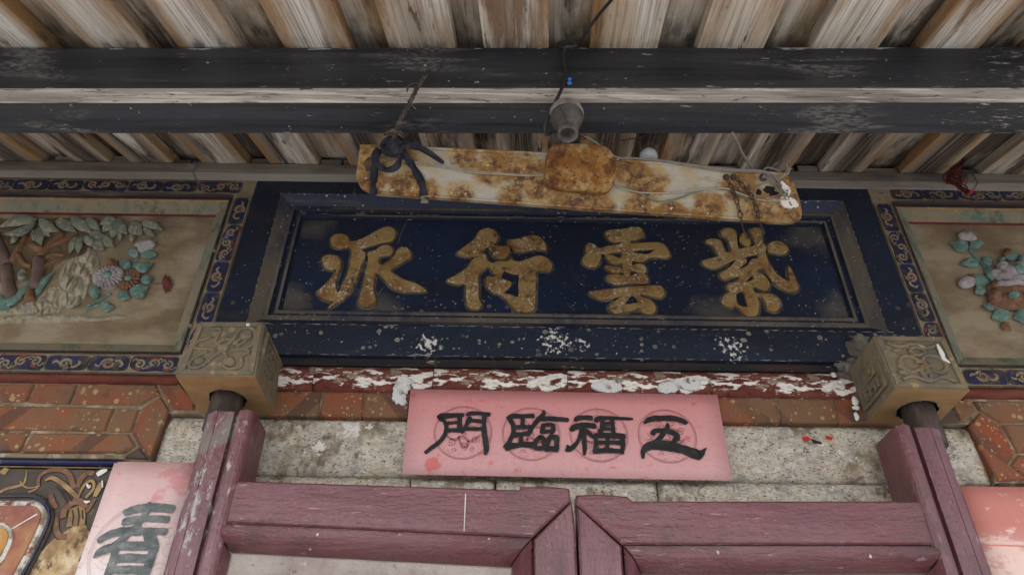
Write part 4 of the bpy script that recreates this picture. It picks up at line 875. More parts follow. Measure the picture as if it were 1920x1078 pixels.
# ------------------------------------------------------------------ stone pivot blocks
def block(label, front, z_off, side, Yf, zc_, dow):
    """front: TL, TR, BR, BL of the front face (world x, z); side = +1 fret on right face, -1 on left"""
    TL, TR, BR, BL = front; cx = (TL[0]+TR[0])/2
    t = thing('pivot_block', label, 'door block', (cx, 0, BL[1]))
    A = [Vector((q[0], Yf, q[1])) for q in (TL, TR, BR, BL)]
    back = [Vector((q[0], .03, q[1])) for q in (TL, TR, BR, BL)]
    mb = MB(); vs = A+back; mb.add(vs, [(0, 3, 2, 1), (0, 1, 5, 4), (4, 5, 6, 7)] + [(1, 2, 6, 5), (0, 4, 7, 3)], 0)
    # underside with a round socket
    hx, hy, hr = dow; n = 32; zb_ = lambda x: BL[1]+(BR[1]-BL[1])*(x-BL[0])/(BR[0]-BL[0])
    cir, sq = [], []
    for i in range(n):
        a = 2*math.pi*(i+.5)/n; c_, s_ = math.cos(a), math.sin(a); x, y = hx+hr*c_, hy+hr*s_; cir.append(Vector((x, y, zb_(x))))
        ks = [((BR[0] if c_ > 0 else BL[0])-hx)/c_ if abs(c_) > 1e-6 else 9, ((.03 if s_ > 0 else Yf)-hy)/s_ if abs(s_) > 1e-6 else 9]; k = min(ks); x, y = hx+k*c_, hy+k*s_; sq.append(Vector((x, y, zb_(x))))
    up = [p+Vector((0, 0, .05)) for p in cir]
    mb.add(cir+sq, [(i, (i+1) % n, n+(i+1) % n, n+i) for i in range(n)], 1)
    corners = [Vector((BR[0], .03, BR[1])), Vector((BL[0], .03, BL[1])), Vector((BL[0], Yf, BL[1])), Vector((BR[0], Yf, BR[1]))]
    for i in range(n):
        p, q = sq[i], sq[(i+1) % n]
        for c in corners:
            if (abs(p.x-c.x) < 1e-6 and abs(q.y-c.y) < 1e-6) or (abs(q.x-c.x) < 1e-6 and abs(p.y-c.y) < 1e-6):
                if (p-q).length < .08 and (p-c).length > 1e-5 and (q-c).length > 1e-5: mb.add([p, q, c], [(0, 1, 2)], 1)
    mb.add(cir+up, [(i, (i+1) % n, n+(i+1) % n, n+i) for i in range(n)], 2); mb.add(up, [tuple(range(n))], 2)  # socket lining coloured near-black for the shade inside
    o = mb.build('block_body', [M['stone'], M['stoneunder'], M['dkhole']], t, bevel=.003)
    # raised lip and carving on the front face
    def fp(u, v, y): # u,v 0..1 across / up
        b = Vector((BL[0], y, BL[1])).lerp(Vector((BR[0], y, BR[1])), u); tt = Vector((TL[0], y, TL[1])).lerp(Vector((TR[0], y, TR[1])), u); return b.lerp(tt, v)
    lip = MB()
    for a, b, c, d in (((.02,.02),(.98,.02),(.90,.10),(.10,.10)), ((.98,.02),(.98,.98),(.90,.90),(.90,.10)), ((.98,.98),(.02,.98),(.10,.90),(.90,.90)), ((.02,.98),(.02,.02),(.10,.10),(.10,.90))):
        lip.prism([fp(*q, Yf-.004) for q in (a, b, c, d)], .005, bev=.0015)
    lip.build('lip', M['stone'], t)
    cv = MB()
    def cb(pts, r, closed=False, y=Yf-.001):
        q = cr(pts, 4, closed); q = q+[q[0]] if closed else q; cv.tube([fp(a, b, y) for a, b in q], r, 6)
    return t, fp, cv, cb
# left block
lb_front = [(-.668, 2.4615), (-.5285, 2.4635), (-.520, 2.329), (-.682, 2.329)]
lb, fp, cv, cb = block('carved brown stone block over the left door post, with a looped flower on its face', lb_front, 0, 1, -.161, 0, (-.602, -.068, .041))
Yb = -.161
for pts in ([(.5,.5),(.36,.62),(.38,.82),(.30,.86),(.22,.80),(.26,.70),(.12,.62),(.10,.50),(.24,.48),(.40,.46)],
            [(.5,.5),(.60,.66),(.66,.84),(.80,.88),(.90,.80),(.90,.60),(.80,.50),(.62,.46)],
            [(.5,.46),(.58,.34),(.56,.20),(.66,.12),(.80,.18),(.78,.34),(.86,.44),(.74,.50)],
            [(.5,.46),(.40,.34),(.28,.16),(.16,.14),(.12,.24),(.20,.36),(.30,.44)]): cb(pts, .0042)
for pts in ([(.30,.70),(.34,.76),(.30,.80),(.27,.75)], [(.68,.74),(.80,.80),(.84,.70)], [(.66,.30),(.70,.22),(.64,.18)], [(.26,.30),(.20,.22)], [(.40,.60),(.52,.66),(.66,.60),(.70,.50)], [(.62,.56),(.74,.72)], [(.68,.52),(.80,.66)]): cb(pts, .0035)
for u, v, r in ((.5,.5,.013),(.31,.77,.011),(.62,.26,.014),(.24,.26,.012),(.78,.72,.013)): cv.blob(fp(u, v, Yb-.001), (r, .005, r*.8), .1, 0, 2)
cv.build('flower_carving', M['stone'], lb)
def fret(parent, x, sgn, y0, y1, z0, z1):
    """raised key-fret bars on a side face at x"""
    mb = MB()
    def bar(u0, u1, v0, v1):
        a, b = sorted((x-sgn*.002, x+sgn*.0045)); mb.box(a, b, y0+(y1-y0)*u0, y0+(y1-y0)*u1, z0+(z1-z0)*v0, z0+(z1-z0)*v1)
    for q in ((.0,.07,0,1),(.93,1,0,1),(.07,.93,0,.06),(.07,.93,.94,1),(.20,.80,.80,.87),(.20,.27,.45,.80),(.40,.47,.55,.80),(.27,.62,.45,.52),(.62,.69,.32,.72),(.69,.82,.32,.39),(.34,.55,.24,.31),(.34,.41,.12,.24),(.55,.62,.12,.38),(.75,.82,.12,.32),(.2,.27,.12,.36)): bar(*q)
    return mb.build('fret_carving', M['stone'], parent, bevel=.001)
fret(lb, -.5243, 1, -.145, -.035, 2.345, 2.447)
mb = MB(); mb.blob(P(465, 609, -.164), (.0048, .0022, .0042), .3, 0, 2, 3); solo(mb, 'lime_splash', M['limebit'], 'white lime splash on the top edge of the left stone block', 'splash')
# right block
rb_front = [(.7705, 2.455), (.9235, 2.455), (.9325, 2.3255), (.7815, 2.3275)]
rb, fp, cv, cb = block('worn stone block over the right door post, spattered ochre with a crack of white', rb_front, 0, -1, -.153, 0, (.862, -.066, .043))
Yb = -.153
for pts in ([(.14,.86),(.3,.78),(.5,.84),(.66,.76),(.84,.84)], [(.5,.5),(.36,.60),(.24,.56),(.2,.4),(.3,.3),(.44,.36)], [(.5,.5),(.62,.62),(.78,.58),(.82,.42),(.7,.3),(.58,.36)], [(.14,.16),(.3,.22),(.5,.14),(.7,.22),(.86,.14)], [(.5,.14),(.44,.28),(.5,.42),(.56,.28),(.5,.14)], [(.4,.7),(.5,.62),(.62,.7),(.5,.78),(.4,.7)]): cb(pts, .005)
for k in range(26): cv.blob(fp(R(.14,.86), R(.14,.86), Yb-.0005), (R(.006,.014), R(.003,.006), R(.004,.009)), .3, 0, 1, k)
cv.build('flower_carving', M['stone'], rb)
fret(rb, .7765, -1, -.135, -.02, 2.345, 2.44)
mb = MB(); wl = [P(1757, 646, -.159), P(1766, 664, -.159), P(1769, 673, -.159), P(1781, 681, -.158)]; mb.ribbon(wl, [.004, .010, .008, .003], th=.002); solo(mb, 'lime_splash', M['limebit'], 'white lime streak on the face of the right stone block', 'splash')
# cement smear beside the right block
mb = MB()
for k, (px, py, a, b) in enumerate(((1612,655,.030,.026),(1595,690,.030,.022),(1580,708,.026,.016),(1600,720,.026,.02),(1612,745,.018,.028),(1610,640,.022,.02),(1618,768,.012,.018))): mb.blob(P(px, py, .004), (a, .013, b), .55, 0, 3, k)
solo(mb, 'cement_smear', M['cement'], 'rough grey cement smear against the left side of the right stone block', 'cement')
for k, (px, py, a, b) in enumerate(((1603,752,.008,.012),(1605,764,.009,.006),(1606,781,.005,.010),(1563,703,.006,.007),(1577,716,.007,.005))):
    mb = MB(); mb.blob(P(px, py, -.018), (a, .004, b), .35, 0, 2, k+4); solo(mb, 'lime_splash', M['limebit'], ('pinkish white lime dab on the cement smear', 'small white lime chip on the cement smear, low beside the right block', 'lowest white lime drip under the cement smear', 'white lime dab at the top left of the cement smear', 'slanting white lime dab left of the cement smear')[k], 'splash')

# ------------------------------------------------------------------ door leaves
DY = -.12; SB = .0015
def dpoly(pts, Y=DY): return [P(x, y, Y) for x, y in pts]
def piece(parent, name, poly, depth, m, bev=.004, **k):
    mb = MB(); mb.prism(poly, depth, bev=bev); return mb.build(name, m, parent, **k)
def stile(parent, x_out, x_in, ztop, m, sgn):
    """hinge stile: plan section swept from top to the floor. sgn=+1: outer side is -x"""
    w_ = abs(x_in-x_out); f = lambda u, y: (x_out+sgn*u, y)
    ks = .83
    f = lambda u, y: (x_out+sgn*u*ks, y)
    sec = [f(0, -.03), f(0, -.085), f(.005, -.102), f(.014, -.1125), f(.026, -.1175), f(.037, DY), f(.0372, DY+.0015), f(.0385, DY+.0015), f(.0388, DY), f(.077, DY), f(.0785, DY+.012), f(.084, DY+.012)]
    for i in range(9):
        a = math.pi*(1-i/8*.86); sec.append(f(.106+.022*math.cos(a), DY+.010-.019*math.sin(a)))
    sec += [f(.127, -.088), f(.127, -.03)]
    mb = MB(); zs = [ztop, ztop-.03] + [ztop-.1*k for k in range(1, 8)] + [1.2, .6, .06]; n = len(sec); vs = [(x+.0006*mnoise.noise((x*30, z*9, 2)), y+.0008*mnoise.noise((x*30, z*7, 0)), z+(R(-.002, .002) if z == ztop else 0)) for z in zs for x, y in sec]
    fs = [(i*n+j, i*n+(j+1) % n, (i+1)*n+(j+1) % n, (i+1)*n+j) for i in range(len(zs)-1) for j in range(n)]
    b = len(vs); fs += [tuple(range(n)), tuple((len(zs)-1)*n+j for j in range(n-1, -1, -1))]
    mb.add(vs, fs); return mb.build('hinge_stile', m, parent)
ld = thing('door_leaf', 'left maroon wooden door leaf with a scuffed hinge post', 'door', (-.25, -.07, 0))
rd = thing('door_leaf', 'right maroon wooden door leaf with a notched top corner', 'door', (.5, -.07, 0))
lo_, li_ = P(386, 772, DY).x, P(490, 775, DY).x
stile(ld, lo_-.006, li_, P(440, 771, DY).z, M['maroonworn'], 1)
ro_ = P(1758, 800, DY).x
stile(rd, ro_+.016, 0, P(1700, 800, DY).z, M['maroonv'], -1)
for t, cx, zt_ in ((ld, -.602, P(440, 771, DY).z), (rd, .862, P(1700, 800, DY).z)):
    mb = MB(); mb.lathe((cx, -.068, zt_-.02), (0, 0, 1), [(.0002, 0), (.034, 0), (.034, .03), (.033, .032), (.0335, .12), (.0002, .12)], 28); mb.build('pivot', M['pivot'], t)
# left leaf
RY = DY-.0005
piece(ld, 'top_rail', dpoly([(412,899),(700,908),(973,917),(976,911),(1040,911),(1067,914),(1071,936),(998,1006),(700,992),(397,978)], RY), .05, M['maroon'])
def mould_strip(parent, poly4, m, Y, name='rail_moulding', bulge=.012, n=8):
    """convex moulding between two edges: poly4 = a0,a1 (upper edge) b0,b1 (lower edge) world points"""
    a0, a1, b0, b1 = poly4; mb = MB(); vs = []
    for i in range(n+1):
        t = i/n; h = bulge*(math.sin(math.pi*(.12+.83*t))**.8); s_ = Vector((0, -h+.004+.018*t**3, 0)); vs += [a0.lerp(b0, t)+s_, a1.lerp(b1, t)+s_]
    fs = [(2*i, 2*i+1, 2*i+3, 2*i+2) for i in range(n)]
    b = len(vs); vs += [b0+Vector((0, .05, 0)), b1+Vector((0, .05, 0)), a0+Vector((0, .05, 0)), a1+Vector((0, .05, 0))]
    fs += [(2*n, 2*n+1, b+1, b), (b, b+1, b+3, b+2), tuple([2*i for i in range(n+1)]+[b, b+2]), tuple([2*i+1 for i in range(n+1)][::-1]+[b+3, b+1])]
    mb.add(vs, fs[:n], 0, True); mb.f += [list(f) for f in fs[n:]]; mb.mi += [0]*(len(fs)-n); mb.sm += [False]*(len(fs)-n)
    return mb.build(name, m, parent)
mould_strip(ld, (P(399,980,DY), P(997,1009,DY), P(428,1027,DY), P(957,1055,DY)), M['maroon'], DY)
zlow = P(700, 1290, DY).z
piece(ld, 'meeting_stile', [P(1072,939,RY), P(1079,990,RY), Vector((P(1079,990,RY).x+.001, RY, 1.2)), Vector((P(1079,990,RY).x, RY, .06)), Vector((P(1000,1012,RY).x, RY, .06)), P(1000,1010,RY)], .05, M['maroonv'])
mx0, mx1 = P(1000,1012,DY).x-.001, P(958,1056,DY).x
mould_strip(ld, (Vector((mx0, DY, .1)), P(998,1012,DY), Vector((mx1, DY, .1)), P(959,1056,DY)), M['maroonv'], DY, 'stile_moulding')
lx0 = P(397,984,DY).x+.0005; lx1 = P(426,1030,DY).x
mould_strip(ld, (P(396,986,DY), Vector((lx0, DY, .1)), P(426,1031,DY), Vector((lx1, DY, .1))), M['maroonv'], DY, 'stile_moulding')
def inner(parent, x0, x1, ztop, m):
    mb = MB(); mb.box(x0-.02, x1+.02, DY+.026, DY+.045, .1, ztop+.03); mb.build('panel_board', m, parent)
    t = [(0, DY+.0262, 0), (.003, DY+.016, 0), (.012, DY+.014, 0), (.016, DY+.020, 0), (.018, DY+.0264, 0)]
    fz = ztop-.034
    for mb in frame_sides(x0+.06, x1-.05, 1.45, fz, t, .002): mb.build('panel_bead', M['maroon'], parent, smooth=False)
inner(ld, lx1, mx1, P(700, 1040, DY).z, M['palepanel'])
# right leaf
piece(rd, 'top_rail', dpoly([(1080,927),(1120,925),(1176,929),(1186,938),(1460,938),(1739,938),(1773,1020),(1460,1020),(1168,1020),(1081,944)], RY), .05, M['maroon'])
mould_strip(rd, (P(1169,1023,DY), P(1774,1023,DY), P(1206,1069,DY), P(1743,1068,DY)), M['maroon'], DY)
piece(rd, 'meeting_stile', [P(1082,947,RY), P(1166,1023,RY), Vector((P(1166,1023,RY).x, RY, .06)), Vector((P(1084,990,RY).x, RY, .06)), P(1084,990,RY)], .05, M['maroonv'])
qx0, qx1 = P(1168,1024,DY).x+.001, P(1205,1070,DY).x
mould_strip(rd, (P(1168,1026,DY), Vector((qx0, DY, .1)), P(1204,1071,DY), Vector((qx1, DY, .1))), M['maroonv'], DY, 'stile_moulding')
sx0, sx1 = P(1775,1026,DY).x, P(1745,1071,DY).x
mould_strip(rd, (Vector((sx0, DY, .1)), P(1776,1026,DY), Vector((sx1, DY, .1)), P(1746,1071,DY)), M['maroonv'], DY, 'stile_moulding')
inner(rd, qx1, sx1, P(1450, 1074, DY).z, M['palepanel'])
for t, a, b in ((ld, lo_, mx0), (rd, qx0, sx0)):
    mb = MB(); mb.box(a+.07, b, DY+.003, -.07, .06, .2); mb.build('bottom_rail', M['maroon'], t)

# ------------------------------------------------------------------ papers
def sheet(corners, Y, th, nx=14, nz=6, wav=.0015, sd=0):
    TL, TR, BR, BL = [P(*c, Y) for c in corners]; mb = MB(); vs = []
    for side in (0, th):
        for j in range(nz+1):
            for i in range(nx+1):
                p = TL.lerp(TR, i/nx).lerp(BL.lerp(BR, i/nx), j/nz); vs.append(p+Vector((0, side-abs(wav*mnoise.noise((i*.35+sd, j*.5, sd)))*(1 if 0 < i < nx else 1.6), 0)))
    k = (nx+1)*(nz+1); fs = []
    for j in range(nz):
        for i in range(nx):
            a = j*(nx+1)+i; fs += [(a, a+1, a+nx+2, a+nx+1), (k+a, k+a+nx+1, k+a+nx+2, k+a+1)]
    rim = [i for i in range(nx+1)]+[j*(nx+1)+nx for j in range(1, nz+1)]+[nz*(nx+1)+i for i in range(nx-1, -1, -1)]+[j*(nx+1) for j in range(nz-1, 0, -1)]
    for a, b in zip(rim, rim[1:]+rim[:1]): fs.append((a, b, k+b, k+a))
    mb.add(vs, fs, 0, True); return mb
def strokes(parent, crop, lst, Y, m, step=.00012, sx=1.0, name='character'):
    mb = MB(); s_ = (PT(crop, 100, 0, Y)-PT(crop, 0, 0, Y)).length/100; vsc = (PT(crop, 0, 100, Y)-PT(crop, 0, 0, Y)).length/100; k = 0
    for pts in lst:
        q = cr(pts, 5); n = len(q); out = []; wd = []
        for i, (x, y, w_) in enumerate(q):
            out.append(PT(crop, x+R(-2, 2), y+R(-2, 2), Y-step*k)); wd.append(max(.0006, w_*s_*1.25*(1+R(-.07, .07))))
        # blunt, slightly rounded ends
        d0 = (out[0]-out[1]).normalized()*wd[0]*.22; d1 = (out[-1]-out[-2]).normalized()*wd[-1]*.22
        out = [out[0]+d0]+out+[out[-1]+d1]; wd = [wd[0]*.6]+wd+[wd[-1]*.6]
        mb.ribbon(out, wd, th=.0003); k += 1
    return mb.build(name, M[m], parent)
BYp = -.0125
pb = thing('paper_banner', 'pink paper banner with four black brush characters pasted under the name board', 'banner', P(1063, 895, BYp))
zt_, zb_ = P(1060, 735, BYp).z-pb.location.z, P(1060, 895, BYp).z-pb.location.z
M['pinkA'] = papermat('pink_paper', (.575, .235, .24), (.66, .38, .385), zb_, zt_, [((.62, .13, .11), [loc(pb, P(812, 875, BYp), .030), loc(pb, P(775, 740, BYp), .012), loc(pb, P(1300, 757, BYp), .008)])])  # paler towards the bottom: part printed fade, part light put into the colour
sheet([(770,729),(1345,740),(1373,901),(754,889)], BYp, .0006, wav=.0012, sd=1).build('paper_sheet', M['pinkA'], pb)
cA = (780, 750, 6.857); cB = (1050, 750, 6.62); BI = BYp-.0026
def medallion(parent, crop, c, r, Y, m):
    mb = MB(); s_ = (PT(crop, 100, 0, Y)-PT(crop, 0, 0, Y)).length/100; cw = PT(crop, c[0], c[1], Y); R_ = r*s_
    ring = lambda rr, wd: mb.ribbon([cw+Vector((math.cos(2*math.pi*i/48)*rr, 0, math.sin(2*math.pi*i/48)*rr)) for i in range(49)], [wd]*49, th=.0002)
    ring(R_, .0011); ring(R_*.955, .0007)
    def rib(pts, wd):
        q = cr(pts, 4); mb.ribbon([cw+Vector((a*R_, 0, b*R_)) for a, b in q], [wd*(.5+.5*math.sin(math.pi*i/(len(q)-1))) for i in range(len(q))], th=.0002)
    for k in range(7):
        a = 2*math.pi*k/7+.3; c0 = (.52*math.cos(a), .52*math.sin(a)); rib([(c0[0]+x/1.15, c0[1]+y) for x, y in spiral((0, 0), .16, a, 1.4, 1)], .0018)
        c1_ = (.72*math.cos(a+.45), .72*math.sin(a+.45)); rib([(c1_[0]+x, c1_[1]+y) for x, y in spiral((0, 0), .09, a, 1.1, -1)], .0012)
    rib([(-.6,-.1),(-.3,-.3),(0,-.15),(.25,-.35),(.6,-.1)], .006); rib([(-.4,.2),(-.1,.05),(.15,.25),(.5,.15)], .006); rib([(-.15,-.15),(-.05,-.45),(.15,-.55),(.2,-.3)], .005); rib([(-.1,.4),(0,.15),(.1,-.1)], .005)
    for k in range(60):
        a = R(0, 6.283); rr = R(.80, .92); mb.ribbon([cw+Vector((math.cos(a)*rr*R_, 0, math.sin(a)*rr*R_)), cw+Vector((math.cos(a)*rr*R_+.0012, 0, math.sin(a)*rr*R_))], [.001, .001], th=.0002)
    return mb.build('medallion', M[m], parent, kind='stuff')
for cp, c, r in ((cA, (605,410), 362), (cA, (1480,428), 362), (cB, (483,427), 350), (cB, (1332,440), 350)): medallion(pb, cp, c, r, BYp-.0018, 'ring')
MEN = [[(310,235,90),(345,205,75),(480,195,52),(610,190,45)],[(365,260,40),(390,330,45),(385,400,45),(350,480,42),(290,545,45),(200,610,45),(120,675,35)],[(560,215,50),(560,300,50),(555,395,60)],[(390,300,40),(470,290,35),(550,285,40)],[(380,390,45),(470,385,42),(570,390,50)],
       [(650,190,30),(700,170,45),(820,170,40),(945,185,50)],[(680,215,30),(690,245,60),(650,310,40),(620,370,40),(590,425,20)],[(690,258,45),(780,265,42),(860,280,42)],[(640,365,45),(740,370,40),(850,365,42)],[(880,200,50),(875,300,45),(880,420,55),(895,540,58),(905,620,55),(892,695,30)]]
LIN = [[(1190,240,60),(1250,205,60),(1380,205,48),(1510,200,52)],[(1215,260,50),(1250,320,50),(1255,400,45),(1230,470,45),(1190,550,50),(1140,605,40)],[(1370,230,45),(1370,325,42)],[(1240,360,60),(1330,345,52),(1480,345,45)],[(1480,340,50),(1465,400,50),(1430,450,45)],[(1230,450,60),(1330,440,52),(1440,430,45)],[(1355,460,40),(1350,545,42)],[(1160,610,70),(1250,585,62),(1370,570,58),(1500,570,65)],
       [(1645,135,30),(1635,185,45),(1570,250,52),(1510,330,42),(1505,365,15)],[(1600,240,60),(1700,235,52),(1800,240,55),(1955,255,44)],[(1640,310,50),(1615,415,42)],[(1640,320,42),(1750,310,42)],[(1760,310,48),(1765,380,48),(1740,430,35)],[(1610,410,48),(1700,400,42),(1770,390,42)],[(1600,465,42),(1540,530,50),(1525,600,48),(1580,615,50),(1640,600,42),(1640,500,45),(1600,465,42)],[(1720,480,48),(1690,560,48),(1670,640,42)],[(1710,470,48),(1820,475,52)],[(1805,470,60),(1810,560,52),(1800,640,52)],[(1665,630,60),(1740,620,52),(1815,635,60)]]
FU = [[(185,260,30),(220,225,55),(310,215,52),(395,220,52)],[(140,370,50),(190,330,65),(300,310,58),(435,320,58)],[(300,350,50),(300,480,46),(305,600,46),(300,675,25)],[(265,360,35),(245,460,40),(200,540,42),(130,605,50),(75,615,40)],[(95,560,25),(105,600,45)],[(325,370,40),(380,430,46),(425,470,25)],[(440,260,45),(490,225,55),(600,220,42),(720,225,36),(900,232,27)],[(530,250,42),(520,330,42),(505,420,42)],[(645,240,42),(655,320,42),(665,410,46)],[(520,300,45),(650,290,50)],[(530,355,37),(650,355,37)],[(435,440,55),(550,435,60),(680,440,60),(800,445,55)],[(445,460,42),(445,540,42),(425,640,37)],[(770,460,50),(780,550,46),(770,655,42)],[(440,530,46),(600,520,37),(780,530,50)],[(595,440,42),(590,530,37),(590,630,37)],[(420,635,46),(600,620,52),(780,635,46)]]
WU = [[(1045,285,25),(1120,235,60),(1250,225,62),(1400,225,62),(1500,250,57),(1570,285,45)],[(1335,285,20),(1335,330,46),(1330,390,50)],[(1150,425,45),(1170,385,50),(1270,375,52),(1380,395,57),(1450,440,60),(1465,490,35)],[(1290,410,50),(1220,490,52),(1150,540,42)],[(1450,460,55),(1400,535,42)],[(1030,715,30),(1040,620,55),(1130,560,90),(1280,560,104),(1420,580,98),(1560,620,92),(1700,670,112),(1760,650,60),(1815,590,10)]]
strokes(pb, cA, MEN, BI, 'ink'); strokes(pb, cA, LIN, BI, 'ink'); strokes(pb, cB, FU, BI, 'ink'); strokes(pb, cB, WU, BI, 'ink')
# left couplet strip
CY = -.012
lcp = thing('couplet_strip', 'pale pink couplet paper with a grey brush character left of the left door post', 'paper strip', P(240, 1078, CY))
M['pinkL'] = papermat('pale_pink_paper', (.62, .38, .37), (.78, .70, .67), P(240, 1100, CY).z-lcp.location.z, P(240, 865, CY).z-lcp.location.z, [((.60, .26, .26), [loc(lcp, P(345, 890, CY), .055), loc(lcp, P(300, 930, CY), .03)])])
bl, br = P(215, 865, CY), P(378, 868, CY)
def vsheet(x0, x1, zt, zb, Y, m, parent, sd):
    mb = MB(); nx, nz = 4, 40; vs = []
    for side in (0, .0006):
        for j in range(nz+1):
            for i in range(nx+1): vs.append((x0+(x1-x0)*i/nx, Y+side-abs(.002*mnoise.noise((i*.5+sd, j*.4, sd))), zt+(zb-zt)*j/nz))
    k = (nx+1)*(nz+1); fs = []
    for j in range(nz):
        for i in range(nx):
            a = j*(nx+1)+i; fs += [(a, a+1, a+nx+2, a+nx+1), (k+a, k+a+nx+1, k+a+nx+2, k+a+1)]
    rim = [i for i in range(nx+1)]+[j*(nx+1)+nx for j in range(1, nz+1)]+[nz*(nx+1)+i for i in range(nx-1, -1, -1)]+[j*(nx+1) for j in range(nz-1, 0, -1)]
    for a, b in zip(rim, rim[1:]+rim[:1]): fs.append((a, b, k+b, k+a))
    mb.add(vs, fs, 0, True); return mb.build('paper_sheet', M[m], parent)
vsheet(bl.x, br.x-.004, bl.z, .55, CY, 'pinkL', lcp, 3)
cC = (0, 850, 4.728)
strokes(lcp, cC, [[(1110,525,50),(1200,490,55),(1330,475,55),(1530,490,60)],[(1095,605,50),(1180,585,50),(1300,575,42),(1490,580,50)],[(875,775,40),(950,725,50),(1060,690,56),(1200,685,56),(1320,685,46),(1470,690,45)],[(1325,430,20),(1315,475,45),(1270,555,40),(1200,650,45),(1100,740,45),(1000,820,50),(900,860,60),(830,918,15)],[(1300,700,60),(1340,760,70),(1400,830,20)],
    [(1020,830,40),(1010,900,46),(980,1000,50),(945,1090,50)],[(1020,820,50),(1150,815,60),(1340,820,52)],[(1365,820,60),(1340,900,56),(1310,1000,56),(1270,1095,60)],[(1040,930,50),(1150,920,56),(1300,930,52)],[(1000,1030,46),(1130,1025,52),(1280,1030,52)],[(960,1120,50),(1260,1120,55)]], CY-.0036, 'inkgrey')
tp, lf_ = PT(cC, 1370, 435, CY), PT(cC, 835, 905, CY)
rr = ((tp.z-lf_.z)+(tp.x-lf_.x))/2
mb = MB()
for q in (1, .955): mb.ribbon([Vector((tp.x, CY-.0028, tp.z-rr))+Vector((math.cos(2*math.pi*i/56)*rr*q, 0, math.sin(2*math.pi*i/56)*rr*q)) for i in range(57)], [.0009]*57, th=.0002)
for k in range(9):
    a = 2*math.pi*k/9; c0 = (tp.x+rr*.62*math.cos(a), tp.z-rr+rr*.62*math.sin(a)); q = spiral((0, 0), rr*.2, a, 1.5, 1); mb.ribbon([Vector((c0[0]+x, CY-.0028, c0[1]+y)) for x, y in q], [.0008]*len(q), th=.0002)
mb.build('medallion', M['ringpale'], lcp, kind='stuff')
# right couplet strip
rcp = thing('couplet_strip', 'salmon pink couplet paper to the right of the right door post', 'paper strip', P(1880, 1078, CY))
tz = P(1880, 912, CY).z
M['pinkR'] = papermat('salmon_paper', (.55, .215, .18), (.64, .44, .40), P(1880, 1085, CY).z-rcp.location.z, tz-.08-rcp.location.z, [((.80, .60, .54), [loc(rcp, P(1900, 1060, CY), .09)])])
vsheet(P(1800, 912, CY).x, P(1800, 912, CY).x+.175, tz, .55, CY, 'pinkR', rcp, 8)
mb = MB(); zf = P(1890, 1023, CY).z; x0 = P(1800, 912, CY).x
M['fold'] = mat('paper_fold_ridge', (.66, .27, .23), .8)
mb.tube([Vector((x0+.002+.17*i/8, CY-.0012, zf+.001*math.sin(i))) for i in range(9)], .0014, 6); mb.build('fold', M['fold'], rcp)

# ------------------------------------------------------------------ painted panel low on the left
pp = thing('painted_panel', 'dark lacquered wall panel with worn gold tassel painting and a red octagonal frame', 'wall panel', P(0, 1078, -.004))
GYP = -.002
ztp = P(150, 862, GYP).z
xr = P(214, 868, GYP).x+.012
mb = MB(); mb.box(WL+.3, xr, GYP, .044, .5, ztp-.022); mb.build('ground_board', M['blackpaint'], pp)
def hbar(x0, x1, z1_, z0_, y, r, m, name):
    mb = MB(); n = 8; vs = []
    for x in (x0, x1):
        for i in range(n+1): vs.append((x, y-r*math.sin(math.pi*i/n), z1_+(z0_-z1_)*i/n))
    fs = [(i, i+1, n+2+i, n+1+i) for i in range(n)]+[tuple(range(n+1)), tuple(range(2*n+1, n, -1)), (0, n+1, 2*n+1, n)]
    mb.add(vs, fs, 0, True); return mb.build(name, M[m], pp)
hbar(WL+.3, xr, ztp, P(100, 874, GYP).z, -.004, .009, 'bluegloss', 'blue_moulding'); hbar(WL+.3, xr, P(100, 875, GYP).z, P(100, 878, GYP).z, -.004, .003, 'gildline', 'gilt_line')
def gild(lst, m, k, nm, parent=pp, wsc=1.0, out=None):
    mb = MB(); ol = MB(); s_ = (PT(cC, 100, 0, GYP)-PT(cC, 0, 0, GYP)).length/100; j = 0
    for pts in lst:
        q = cr(pts, 5); P3 = [PT(cC, x, y, GYP-.0006*k-.0001*j-.0004) for x, y, w_ in q]
        mb.ribbon(P3, [w_*s_*wsc for x, y, w_ in q], th=.0008)
        if out: ol.ribbon([p+Vector((0, .0003, 0)) for p in P3], [w_*s_*wsc+.0035 for x, y, w_ in q], th=.0003)
        j += 1
    o = mb.build(nm, M[m], parent)
    if out: ol.build('outline', M[out], o)
    return o
gild([[(720,620,60),(660,760,300),(540,960,420),(470,1100,460)]], 'gildworn', 0, 'worn_ground')
gild([[(340,285,25),(350,205,32),(440,150,36),(560,150,42),(620,200,44),(655,310,42)],[(690,300,34),(720,220,48),(780,175,50),(838,178,36)],[(500,560,34),(500,680,44),(540,735,48),(590,735,36)],[(450,360,34),(465,430,44),(505,480,30)],[(840,400,30),(790,480,36),(770,520,24)]], 'terra', 1, 'ribbon_loop', out='dkline')
gild([[(400,240,20),(460,215,34),(540,255,38),(620,325,38),(695,395,34)],[(700,370,16),(740,290,24),(800,240,24),(832,262,24),(822,320,24),(760,392,26)],[(680,470,110),(680,560,140),(668,640,150)],[(900,260,40),(870,320,50),(840,380,30)]], 'gildline', 2, 'gilt_tassel', out='dkline')
gild([[(560,570,50),(570,505,54),(640,435,60),(720,430,60),(762,480,42)]], 'terra', 3, 'tassel_knot', out='dkline')
gild([[(500,290,12),(545,345,14),(600,440,14)],[(560,320,10),(600,370,12),(640,420,12)],[(640,500,9),(650,560,9),(640,630,9)],[(690,480,9),(700,560,9),(690,640,9)],[(730,500,9),(735,580,9)]], 'dkline', 4, 'fine_line')
